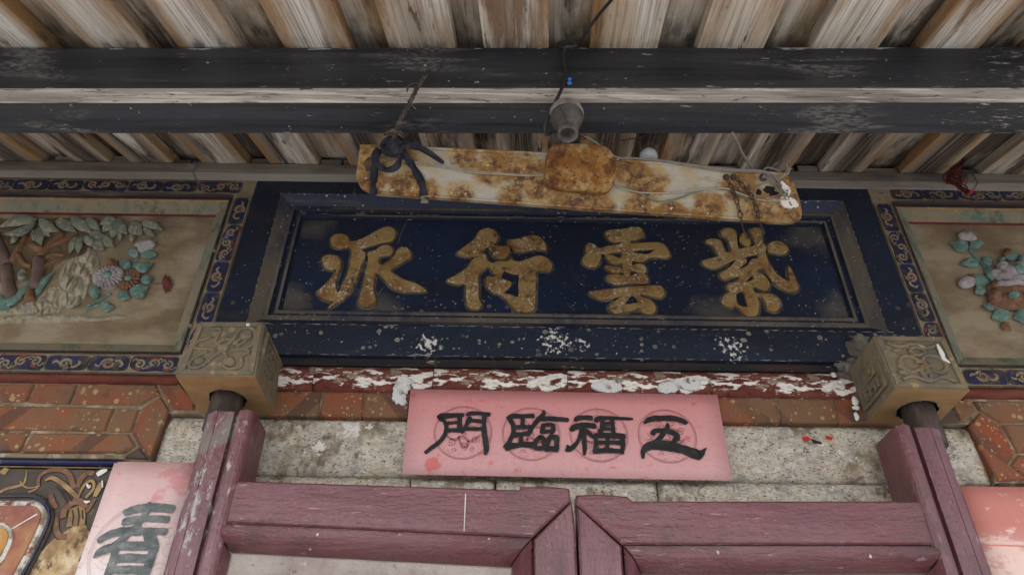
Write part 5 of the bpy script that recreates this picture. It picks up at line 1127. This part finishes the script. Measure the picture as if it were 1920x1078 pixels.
gild([[(-20,355,24),(60,312,26),(150,292,26),(215,258,20),(242,150,10)],[(250,345,14),(320,312,16),(350,280,14)],[(180,240,10),(200,280,14),(260,305,12),(330,290,10)],[(20,180,60),(60,130,50)]], 'gildline', 1, 'gilt_flourish')
pl__ = gild([[(860,190,40),(900,165,50),(950,145,20)],[(770,270,14),(790,300,22),(800,280,8)],[(905,240,12),(910,300,10)],[(745,420,12),(770,430,22),(800,420,10)]], 'limebit', 5, 'paint_loss'); pl__['kind'] = 'stuff'
# red octagonal frame, thick, rounded corner
def offs(poly, d):
    n = len(poly); out = []
    for i in range(n):
        a, b, c = (Vector(poly[i-1]), Vector(poly[i]), Vector(poly[(i+1) % n])); e1 = (b-a).normalized(); e2 = (c-b).normalized()
        n1 = Vector((e1.y, -e1.x)); n2 = Vector((e2.y, -e2.x)); m = (n1+n2); m = m.normalized() if m.length > .2 else n1
        out.append(tuple(b+m*d/max(.5, m.dot(n1))))
    return out
base = [(-330,420),(-200,418),(0,420),(290,418),(350,440),(392,500),(400,560),(372,650),(330,740),(250,900),(150,1080),(60,1250),(-100,1260),(-330,1250)]
oc = thing('octagon_frame', 'worn red lacquered octagon frame with a chipped white rim at the lower left', 'window frame', PT(cC, 0, 1000, -.03))
def plate(pts, Y, dep, m, nm, bev=.003):
    mb = MB(); mb.prism([PT(cC, x, y, Y) for x, y in pts], dep, bev=bev); return mb.build(nm, M[m], oc)
big = offs(base, 62)
if max(p[0] for p in big) < max(p[0] for p in base): big = offs(base, -62); sgo = -1
else: sgo = 1
plate(offs(base, sgo*72), -.010, .014, 'blackpaint', 'dark_border'); 
mb = MB(); pl_ = [PT(cC, x, y, -.013) for x, y in offs(base, sgo*40)]; mb.tube(pl_+[pl_[0]], .002, 8); mb.build('blue_bead', M['bluegloss'], oc)
plate(offs(base, sgo*10), -.022, .012, 'whitelime', 'white_rim', .004)
inr = offs(base, -sgo*40)
plate(inr, -.0245, .003, 'redlacquer', 'red_face', .001)
hole = [(-330,640),(-60,640),(20,645),(70,680),(80,730),(60,800),(10,900),(-60,1000),(-330,1000)]
plate(offs(hole, -sgo*(-36)), -.0275, .003, 'whitelime', 'inner_rim', .001)
M['amber'] = mat('ochre_inner_panel', (.42, .22, .06), .7, [((.5, .33, .14), ('n', 12, .45, .65)), ((.12, .08, .05), [('n', 8, .55, .68)])])
plate(offs(hole, -sgo*8), -.0300, .0025, 'amber', 'inner_panel', .0005)
for q in ([(110,665),(210,605),(330,535)],):
    mb = MB(); mb.ribbon([PT(cC, x, y, -.0248) for x, y in q], [.0025, .002, .003], th=.0006); mb.build('scratch', M['limebit'], oc)

# ------------------------------------------------------------------ rusted lamp fixture hung under the beam
LN = Vector((.0, -.86, -.51)).normalized(); LC = P(1085, 345, -.42)
def Lp(px, py, off=0.0): return PN(px, py, LC + LN*off, LN)
lf = thing('lamp_fixture', 'rusty tube lamp fixture hanging askew in front of the name board, tube missing', 'lamp', LC)
out = [(674,276),(676,272),(760,275),(900,281),(1026,287),(1152,297),(1300,310),(1420,321),(1474,326),(1484,332),(1492,348),(1500,372),(1505,398),(1503,410),(1494,416),(1480,418),(1400,413),(1300,405),(1150,395),(1000,384),(850,373),(704,363),(686,357),(676,352),(671,342),(667,335),(668,318)]
def ll(px, py, r): q = Lp(px, py)-Vector(lf.location); return (q.x, q.y, q.z, r)
rb_ = [ll(700,300,.062), ll(690,345,.05), ll(760,350,.05), ll(860,368,.038), ll(960,372,.04), ll(1060,380,.055), ll(1200,396,.05), ll(1330,400,.05), ll(1420,398,.06), ll(1480,395,.05), ll(930,312,.055), ll(990,325,.055), ll(870,295,.04), ll(1010,350,.045), ll(1190,330,.05), ll(1215,345,.05), ll(1390,350,.045), ll(1480,350,.045), ll(1170,305,.05), ll(760,290,.04), ll(1400,330,.03), ll(800,362,.035), ll(1120,390,.05), ll(1260,402,.045)]
pl_b = [ll(830,320,.05), ll(860,345,.05), ll(1280,335,.06), ll(1320,350,.06), ll(920,350,.035), ll(1310,370,.04)]
M['rustbody'] = rustmat('rusted_white_enamel', rb_, None)
mb = MB(); mb.prism([Lp(x, y) for x, y in out], .022, bev=.003, dirv=-LN); body = mb.build('lamp_body', M['rustbody'], lf)
# returned flange along the top edge
mb = MB(); fl = [(676,272),(760,275),(900,281),(1026,287),(1152,297),(1300,310),(1420,321),(1474,326)]
mb.tube([Lp(x, y+2, .001) for x, y in fl], .0034, 8); mb.build('lamp_flange', M['rustbody'], lf)
bot = [(704,362),(850,372),(1000,383),(1150,394),(1300,404),(1400,412),(1480,417)]
mb = MB(); mb.tube([Lp(x, y-1, .0005) for x, y in bot], .0026, 8); mb.build('lamp_flange', M['rustbody'], lf)
# ballast box: rounded rectangular cover
bx_ = [(1036,277),(1060,275),(1110,276),(1134,281),(1146,293),(1152,315),(1151,342),(1144,358),(1130,366),(1090,364),(1040,358),(1027,352),(1022,335),(1022,305),(1027,287)]
M['rustbox'] = mat('heavily_rusted_steel', (.20, .085, .025), .9, [((.31, .165, .05), ('n', (26, 26, 26), .44, .58, 8, .7)), ((.085, .036, .02), [('n', (34, 34, 34), .50, .60, 8, .72), .9]), ((.40, .29, .13), [('n', (30, 30, 30), .56, .64, 8, .72), .8]), ((.06, .03, .02), [('v', 150, .4, .25)]), ((.42, .36, .22), [('z', .035, .05), ('n', 40, .46, .6), .7]), ((.45, .36, .2), [('z', -.02, -.055), ('n', 30, .46, .6), .7])], [(('n', (150, 150, 150), .2, .8, 7, .7), .0016), (('n', 40, .2, .8), .0015)], spec=.15)
mb = MB(); c_ = sum((Lp(x, y) for x, y in bx_), Vector())/len(bx_); lv = []
for h, k in ((0, 1.0), (.017, 1.0), (.0215, .985), (.0245, .955), (.0258, .92), (.0262, .7), (.0264, .4)): lv.append([c_+(Lp(x, y)-c_)*k+LN*h for x, y in cr(bx_, 3, True)])
n = len(lv[0]); vs = [p for l in lv for p in l]; fs = [(i*n+j, i*n+(j+1) % n, (i+1)*n+(j+1) % n, (i+1)*n+j) for i in range(len(lv)-1) for j in range(n)]+[tuple((len(lv)-1)*n+j for j in range(n))]
mb.add(vs, fs, 0, True); mb.build('ballast_cover', M['rustbox'], lf)
# rust holes and socket plate
for k, (px, py, a, b) in enumerate(((694,309,.013,.016),(1422,360,.006,.007),(1442,356,.012,.008),(1452,364,.011,.006))):
    mb = MB(); q = Lp(px, py, .0005); e1 = Vector((1, 0, 0)); e2 = LN.cross(e1).normalized(); pts = [q+e1*a*math.cos(2*math.pi*i/14)*R(.8, 1.15)+e2*b*math.sin(2*math.pi*i/14)*R(.8, 1.15) for i in range(14)]
    mb.prism(pts, .001, dirv=-LN); mb.build('rust_hole', M['rustchain'] if k == 0 else M['dkhole'], lf)  # flat patches: one rust-coloured, the rest with a hole's shade painted in
sk = [(1458,346),(1466,338),(1480,350),(1484,358),(1480,368),(1492,374),(1499,382),(1497,388),(1486,391),(1472,389),(1464,382),(1463,372),(1470,362),(1462,354)]
mb = MB(); mb.prism([Lp(x, y, .006) for x, y in sk], .006, bev=.0015, dirv=-LN); sp_ = mb.build('tube_holder', M['plasticwhite'], lf)
for px, py in ((1476,358),(1476,363),(1483,384),(1481,380)):
    mb = MB(); mb.blob(Lp(px, py, .0065), .002, .1, 0, 1); mb.build('screw', M['dkhole'], sp_)
for px, py, m_ in ((1434,331,'wiregrey'),(1362,332,'rustchain'),(1376,332,'rustchain')):
    mb = MB(); q = Lp(px, py, .003)
    mb.lathe(q, LN, [(.0002, .004), (.005, .003), (.0065, 0), (.0065, -.003)], 12); mb.build('bolt', M[m_], lf)
def wire(pts, r, m, off=.003, name='wire', n=4):
    mb = MB(); q = cr([tuple(Lp(x, y, off+(k if k else 0))) for x, y, k in [p if len(p) == 3 else (*p, 0) for p in pts]], n); mb.tube(q, r, 6); return mb.build(name, M[m], lf)
wire([(1022,327),(985,328),(940,325),(900,322),(860,316),(800,308),(760,304),(735,299),(718,302)], .0013, 'wirepale', .004)
wire([(1022,329),(985,330),(940,327),(900,325),(850,317),(790,306),(760,301),(730,296),(716,300)], .0013, 'wirepale', .0055)
wire([(1152,347),(1170,354),(1200,361),(1250,362),(1300,358),(1345,353),(1368,355),(1385,362),(1420,374),(1463,378)], .0014, 'wirepale', .004)
wire([(1155,350),(1180,354),(1205,365),(1225,376),(1240,378),(1265,374),(1300,362),(1330,354),(1360,353),(1380,362),(1402,374),(1412,377)], .0014, 'wiregreen', .0028)
wire([(1095,255,.02),(1115,266,.015),(1140,285,.01),(1160,296,.004),(1190,297),(1240,303),(1300,312),(1360,320),(1420,322),(1440,328),(1456,345),(1472,362),(1480,372)], .0024, 'wiregrey', .005, 'cable')
wire([(1186,297),(1240,301),(1300,310),(1365,318),(1425,320),(1450,330),(1466,350)], .0022, 'wiregrey', .008, 'cable')
wire([(1432,318),(1440,314),(1455,318),(1466,326),(1474,330)], .0013, 'wiregrey', .008)
wire([(1438,342),(1424,348),(1416,360),(1415,372)], .0013, 'wiregrey', .007); wire([(1428,366),(1440,369),(1455,367),(1466,362)], .0012, 'wirered', .006); wire([(1436,371),(1450,375),(1466,374),(1480,375)], .0013, 'wirepale', .006)
for k in range(5): wire([(1440+R(-4,4),332+R(-4,4)),(1452+R(-4,4),342+R(-5,5)),(1460+R(-5,5),356+R(-5,5)),(1474+R(-6,6),372+R(-6,6))], .0012, 'wiregrey', .007+.0015*k)
for k in range(4): a = k*1.5; wire([(1431+8*math.cos(a+i*.9)*(1-i*.08), 333+7*math.sin(a+i*.9)*(1-i*.08)) for i in range(8)], .0009, 'rustchain', .004+.001*k)
for k in range(7): wire([(1452,342),(1462+R(-3,3),336+R(-3,3)),(1474+R(-4,6),325+R(-6,6),.01),(1478+R(-4,8),312+R(-8,6),.02)], .0004, 'wirepale', .006, 'frayed_strand')
# chains hanging from the fixture over the board
def chain(pts, label):
    P3 = [Vector(p) for p in cr([tuple(p) for p in pts], 8)]; t = thing('chain', label, 'chain', P3[0]); d = 0; acc = 0; last = P3[0]; k = 0
    for a, b in zip(P3, P3[1:]):
        acc += (b-a).length
        if acc >= .0125:
            acc = 0; ax = (b-last).normalized(); c = (b+last)/2; last = b
            u = ax.cross(Vector((0, -1, 0) if k % 2 else (1, .2, 0))).normalized(); mb = MB(); pts_ = [c+ax*.0085*math.cos(2*math.pi*i/10)+u*.0045*math.sin(2*math.pi*i/10) for i in range(11)]
            mb.tube(pts_, .0013, 5, cap=False); mb.build('link', M['rustchain'], t); k += 1
    return t
chain([Lp(1362,334,.004), Lp(1372,352,.004), Lp(1380,372,.005), Lp(1386,394,.004), Lp(1390,413,.004), P(1394,432,-.36), P(1402,446,-.34)], 'left rusty chain hanging from the lamp fixture over the board')
chain([Lp(1378,332,.004), Lp(1396,352,.004), Lp(1412,372,.005), Lp(1418,392,.004), Lp(1424,413,.004), P(1428,425,-.36), P(1434,438,-.34)], 'right rusty chain hanging from the lamp fixture over the board')

# ------------------------------------------------------------------ cloth strap, ropes, cables, socket
def strap(mb, pts, wd, th=.0007):
    P3 = [Vector(p) for p in cr([tuple(p) for p in pts], 5)]; n = len(P3); w_ = [wd[0]+(wd[-1]-wd[0])*i/(n-1) for i in range(n)]
    vs = []
    for i in range(n):
        t = (P3[min(i+1, n-1)]-P3[max(i-1, 0)]).normalized(); v = (P3[i]-CAM).normalized(); tw = Matrix.Rotation(.75*math.sin(i*.42+len(pts))+.25*math.sin(i*1.1), 3, t); s_ = tw @ t.cross(v).normalized(); q = s_.cross(t)
        for a, b in ((1, 1), (1, -1), (-1, -1), (-1, 1)): vs.append(P3[i]+s_*w_[i]*.5*a+q*th*b)
    fs = [(i*4+j, i*4+(j+1) % 4, (i+1)*4+(j+1) % 4, (i+1)*4+j) for i in range(n-1) for j in range(4)]+[(0, 1, 2, 3), (4*n-1, 4*n-2, 4*n-3, 4*n-4)]
    mb.add(vs, fs, 0, True)
cs = thing('cloth_strap', 'dark navy cloth strip knotted round the left end of the lamp fixture', 'strap', Lp(735, 275, .02))
mb = MB(); strap(mb, [Lp(712,280,.025), Lp(703,295,.02), Lp(702,320,.008), Lp(700,345,.006), Lp(700,366,.004)], (.017, .015)); mb.build('strap_tail', M['cloth'], cs)
mb = MB(); strap(mb, [Lp(705,284,.03), Lp(706,304,.035), Lp(722,318,.035), Lp(742,314,.035), Lp(750,295,.032), Lp(742,275,.028)], (.013, .015)); mb.build('strap_loop', M['cloth'], cs)
mb = MB(); strap(mb, [Lp(745,268,.03), Lp(758,290,.02), Lp(774,312,.009), Lp(787,335,.007), Lp(793,355,.006), Lp(795,377,-.002)], (.015, .018)); mb.build('strap_tail', M['cloth'], cs)
mb = MB(); strap(mb, [Lp(752,264,.03), Lp(775,272,.03), Lp(800,284,.022), Lp(832,306,.008)], (.026, .007)); mb.build('strap_tail', M['cloth'], cs)
mb = MB(); strap(mb, [Lp(793,368,.0075), Lp(795,374,.005), Lp(796,381,.001)], (.013, .016)); mb.build('frayed_end', M['wiregrey'], cs)
mb = MB()
for k in range(7):
    c_ = Vector((R(724,746), R(262,290), R(.012,.035))); mb.blob(Lp(*c_), (R(.010,.018), .009, R(.010,.016)), .45, 0, 3, k)
for k in range(5):
    a = R(0, 6.28); strap(mb, [Lp(735+17*math.cos(a+i*.9), 275+15*math.sin(a+i*.9), .03+.006*math.sin(i*1.3+k)) for i in range(6)], (.012, .012))
mb.build('knot', M['cloth'], cs)
rope = thing('rope', 'hairy dark rope running over the beam face down to the cloth knot', 'rope', P(770, 190, -.57))
mb = MB(); rp_ = cr([tuple(P(*q)) for q in ((803,133,-.572),(794,147,-.575),(783,163,-.577),(774,182,-.575),(762,204,-.565),(750,228,-.555),(742,246,-.53),(738,262,-.49))], 6)
for k in range(3):
    pts = [Vector(p)+Vector((math.cos(i*.8+k*2.1), .5*math.sin(i*.8+k*2.1), math.sin(i*.8+k*2.1)*.4))*.0026 for i, p in enumerate(rp_)]; mb.tube(pts, .0024, 6)
mb.build('rope_strand', M['jute'], rope)
mb = MB(); pts = cr([tuple(P(*q)) for q in ((788,158,-.58),(776,156,-.585),(766,162,-.582),(763,174,-.575))], 5); mb.tube(pts, [.0022]*(len(pts)-4)+[.002, .0016, .0012, .0006], 6); mb.build('loose_end', M['jute'], rope)
mb = MB()
for k in range(90):
    i = random.randrange(len(rp_)); p = Vector(rp_[i]); d = Vector((R(-1, 1), R(-.8, .1), R(-1, 1))).normalized()*R(.006, .016); mb.tube([p, p+d*.5+Vector((0, 0, R(-.002, .002))), p+d], [.0004, .0003, .00015], 3)
mb.build('frayed_fibre', M['jute'], rope, kind='stuff')
mb = MB(); pts = cr([tuple(P(*q)) for q in ((722,252,-.50),(734,246,-.53),(750,248,-.53),(756,258,-.49),(745,268,-.46),(730,268,-.46))], 5); mb.tube(pts, .0035, 7)
pts = cr([tuple(P(*q)) for q in ((728,268,-.45),(738,252,-.50),(748,262,-.47),(738,276,-.45))], 5); mb.tube(pts, .0033, 7); mb.build('rope_knot', M['jute'], rope)
cb_ = thing('power_cable', 'black power cable from the rafters over the beam to the lamp socket', 'cable', P(1060, 120, -.575))
mb = MB(); mb.tube(cr([tuple(P(*q)) for q in ((1160,-18,-.75),(1147,0,-.725),(1128,22,-.69),(1108,48,-.65),(1094,70,-.615),(1084,84,-.59))], 6), .0032, 8); mb.build('cable_run', M['cable'], cb_)
mb = MB(); mb.tube(cr([tuple(P(*q)) for q in ((1084,84,-.59),(1072,90,-.585),(1052,88,-.58),(1045,84,-.575),(1056,80,-.572),(1074,82,-.578),(1086,78,-.585),(1078,86,-.59),(1062,89,-.587),(1057,100,-.574)) ], 6), .0030, 8); mb.build('cable_knot', M['cable'], cb_)
mb = MB(); mb.tube(cr([tuple(P(*q)) for q in ((1057,98,-.574),(1058,118,-.566),(1061,138,-.565),(1055,162,-.566),(1046,182,-.562),(1036,204,-.556),(1026,224,-.548),(1022,240,-.540),(1024,252,-.53),(1034,250,-.525)) ], 6), .0036, 8); mb.build('cable_run', M['cable'], cb_)
SY = -.548; st, sb = P(1062, 214, SY), P(1062, 268, SY)
ls = thing('lamp_socket', 'dusty ceramic bulb holder without a bulb fixed under the beam', 'lamp socket', st)
ax = Vector((0, -.12, -1)).normalized(); k_ = (P(1100, 240, SY)-P(1000, 240, SY)).length/100
mb = MB(); mb.lathe(st, ax, [(.0002, -.014), (26*k_, -.014), (31*k_, -.008), (33*k_, .002), (33*k_, .008), (32*k_, .012)], 28); mb.build('ceramic_base', M['ceramic'], ls)
mb = MB(); mb.lathe(st, ax, [(31.6*k_, .0125), (30*k_, .022), (25*k_, .032), (20.5*k_, .036), (20*k_, .052), (18.8*k_, .054), (19.6*k_, .056), (19.6*k_, .067), (17*k_, .069), (14*k_, .0685), (13.4*k_, .05), (.0002, .046)], 28); mb.build('bulb_holder', M['darkdust'], ls)
mb = MB(); mb.tube(cr([tuple(P(*q)) for q in ((1052,206,-.585),(1058,218,-.588),(1062,228,-.585),(1072,238,-.58))], 5), .0011, 6); mb.build('holder_wire', M['rustchain'], ls)
mb = MB(); mb.tube(cr([tuple(P(*q)) for q in ((1086,253,-.47),(1096,259,-.46),(1110,261,-.455),(1128,264,-.45),(1148,271,-.445),(1158,266,-.44),(1164,264,-.44),(1180,261,-.44),(1204,257,-.44),(1216,249,-.45))], 5), .0013, 6)
mb.tube(cr([tuple(P(*q)) for q in ((1086,256,-.47),(1092,262,-.46),(1102,257,-.46),(1094,252,-.465))], 5), .0013, 6)
mb.tube(cr([tuple(P(*q)) for q in ((1204,256,-.43),(1199,268,-.42),(1201,282,-.415))], 5), .0018, 6)
solo(mb, 'iron_wire', M['rustchain'], 'thin rusty twisted iron wire under the beam right of the bulb holder', 'wire')
q = P(1215, 292, -.40); k_ = (P(1300, 290, -.40)-P(1200, 290, -.40)).length/100
mb = MB(); mb.lathe(q, (-.15, .05, 1), [(.0002, 13*k_), (8*k_, 12*k_), (14*k_, 7*k_), (17*k_, -1*k_), (17*k_, -8*k_), (12*k_, -14*k_), (.0002, -15*k_)], 20)
solo(mb, 'plastic_cap', M['bulb'], 'pale blue white plastic cap peeping over the lamp fixture', 'cap')
mb = MB(); mb.tube(cr([tuple(P(*q)) for q in ((1372,248,-.47),(1382,266,-.45),(1391,286,-.43),(1402,303,-.42),(1414,320,-.415))], 5), .0030, 6)
solo(mb, 'hanging_cord', M['wiregrey'], 'grey cord from the beam down to the right end of the lamp fixture', 'cord')
ys = thing('yarn_tassel', 'tangle of dark red yarn with a bright red bead under the right rafters', 'yarn', P(1798, 335, -.06))
mb = MB()
for k in range(16):
    s_ = R(-5, 5); mb.tube(cr([tuple(P(x+R(-6, 6)+s_, y+R(-4, 4), -.07+R(-.012, .012))) for x, y in ((1806,300),(1797,314),(1779,326),(1776,338),(1790,345),(1803,352),(1815,362))], 4), .0011, 4)
for k in range(14):
    mb.tube(cr([tuple(P(1792+R(-24, 22), 332+R(-10, 14), -.07+R(-.012, .012))) for _ in range(4)], 4), .0009, 4)
mb.build('yarn', M['yarn'], ys)
mb = MB(); mb.blob(P(1819, 360, -.065), .0065, .2, 0, 2); mb.build('bead', M['redbright'], ys)
mb = MB(); mb.tube([P(1819, 362, -.06), P(1826, 390, -.03), P(1836, 402, -.01)], .0006, 4); mb.build('thread', M['yarn'], ys)
bp = MB(); bp.blob(P(1068, 149, -.574), (.0042, .004, .0042), 0, 0, 2); bp.tube([P(1068, 151, -.57), P(1068, 154, -.574)], .0022, 8); bp.blob(P(1068, 156, -.574), (.005, .004, .004), 0, 0, 2)
solo(bp, 'push_pin', M['bluepin'], 'small blue plastic pin stuck in the beam by the cable', 'pin')
# lime dribble beside the paper, chips of lime on the red strip
for k, (pts, lab) in enumerate(((((741,718),(752,705),(772,712),(768,728),(760,742),(762,755),(750,757),(737,750),(738,736)), 'pale lime smear hanging from the red strip left of the pink banner'), (((1240,735),(1236,722),(1262,712),(1300,708),(1316,718),(1300,732),(1276,728),(1262,736)), 'grey white lime smear above the right half of the pink banner'), (((1108,725),(1130,712),(1160,716),(1166,730),(1140,736)), 'pale lime smear above the middle of the pink banner'))):
    mb = MB(); mb.prism([P(*wob(p, 2.2), -.0118) for p in cr([tuple(map(float, p)) for p in pts], 5, True)], .006)
    solo(mb, 'lime_smear', M['lime2'], lab, 'plaster')
# red paper scraps left on the granite
for k, (pts, m_, lab) in enumerate((([(1504,819),(1514,817),(1520,823),(1508,826)], 'redbright', 'small red paper scrap on the granite, leftmost of the remnants'), ([(1522,822),(1540,828),(1542,832),(1526,830)], 'ink', 'black and red paper remnant between the red scraps'), ([(1548,817),(1563,818),(1560,824),(1550,822)], 'redbright', 'red paper scrap on the granite, right of the black remnant'))):
    mb = MB(); mb.prism([P(x, y, .006) for x, y in pts], .003, bev=.0003); solo(mb, 'paper_scrap', M[m_], lab, 'paper scrap')
mb = MB(); mb.ribbon([P(873, 925, DY-.0012), P(872, 950, DY-.0012), P(870, 996, DY-.0012)], [.0018, .0016, .001], th=.0005); solo(mb, 'lime_splash', M['limebit'], 'thin white drip down the top rail of the left door leaf', 'splash')
for o in list(bpy.data.objects):
    g_ = {'lime_splash': 'white lime splashes on blocks and door', 'chain': 'rusty chains on the lamp fixture', 'couplet_strip': 'pink couplet papers beside the door', 'door_leaf': 'maroon door leaves', 'pivot_block': 'carved stone blocks holding the door pivots', 'relief_panel': 'relief panels beside the name board', 'paper_scrap': 'red paper scraps on the granite', 'lime_smear': 'lime smears above the pink banner'}.get(o.name.split('.')[0])
    if g_ and o.parent is None: o['group'] = g_
    if '_o' in o: del o['_o']
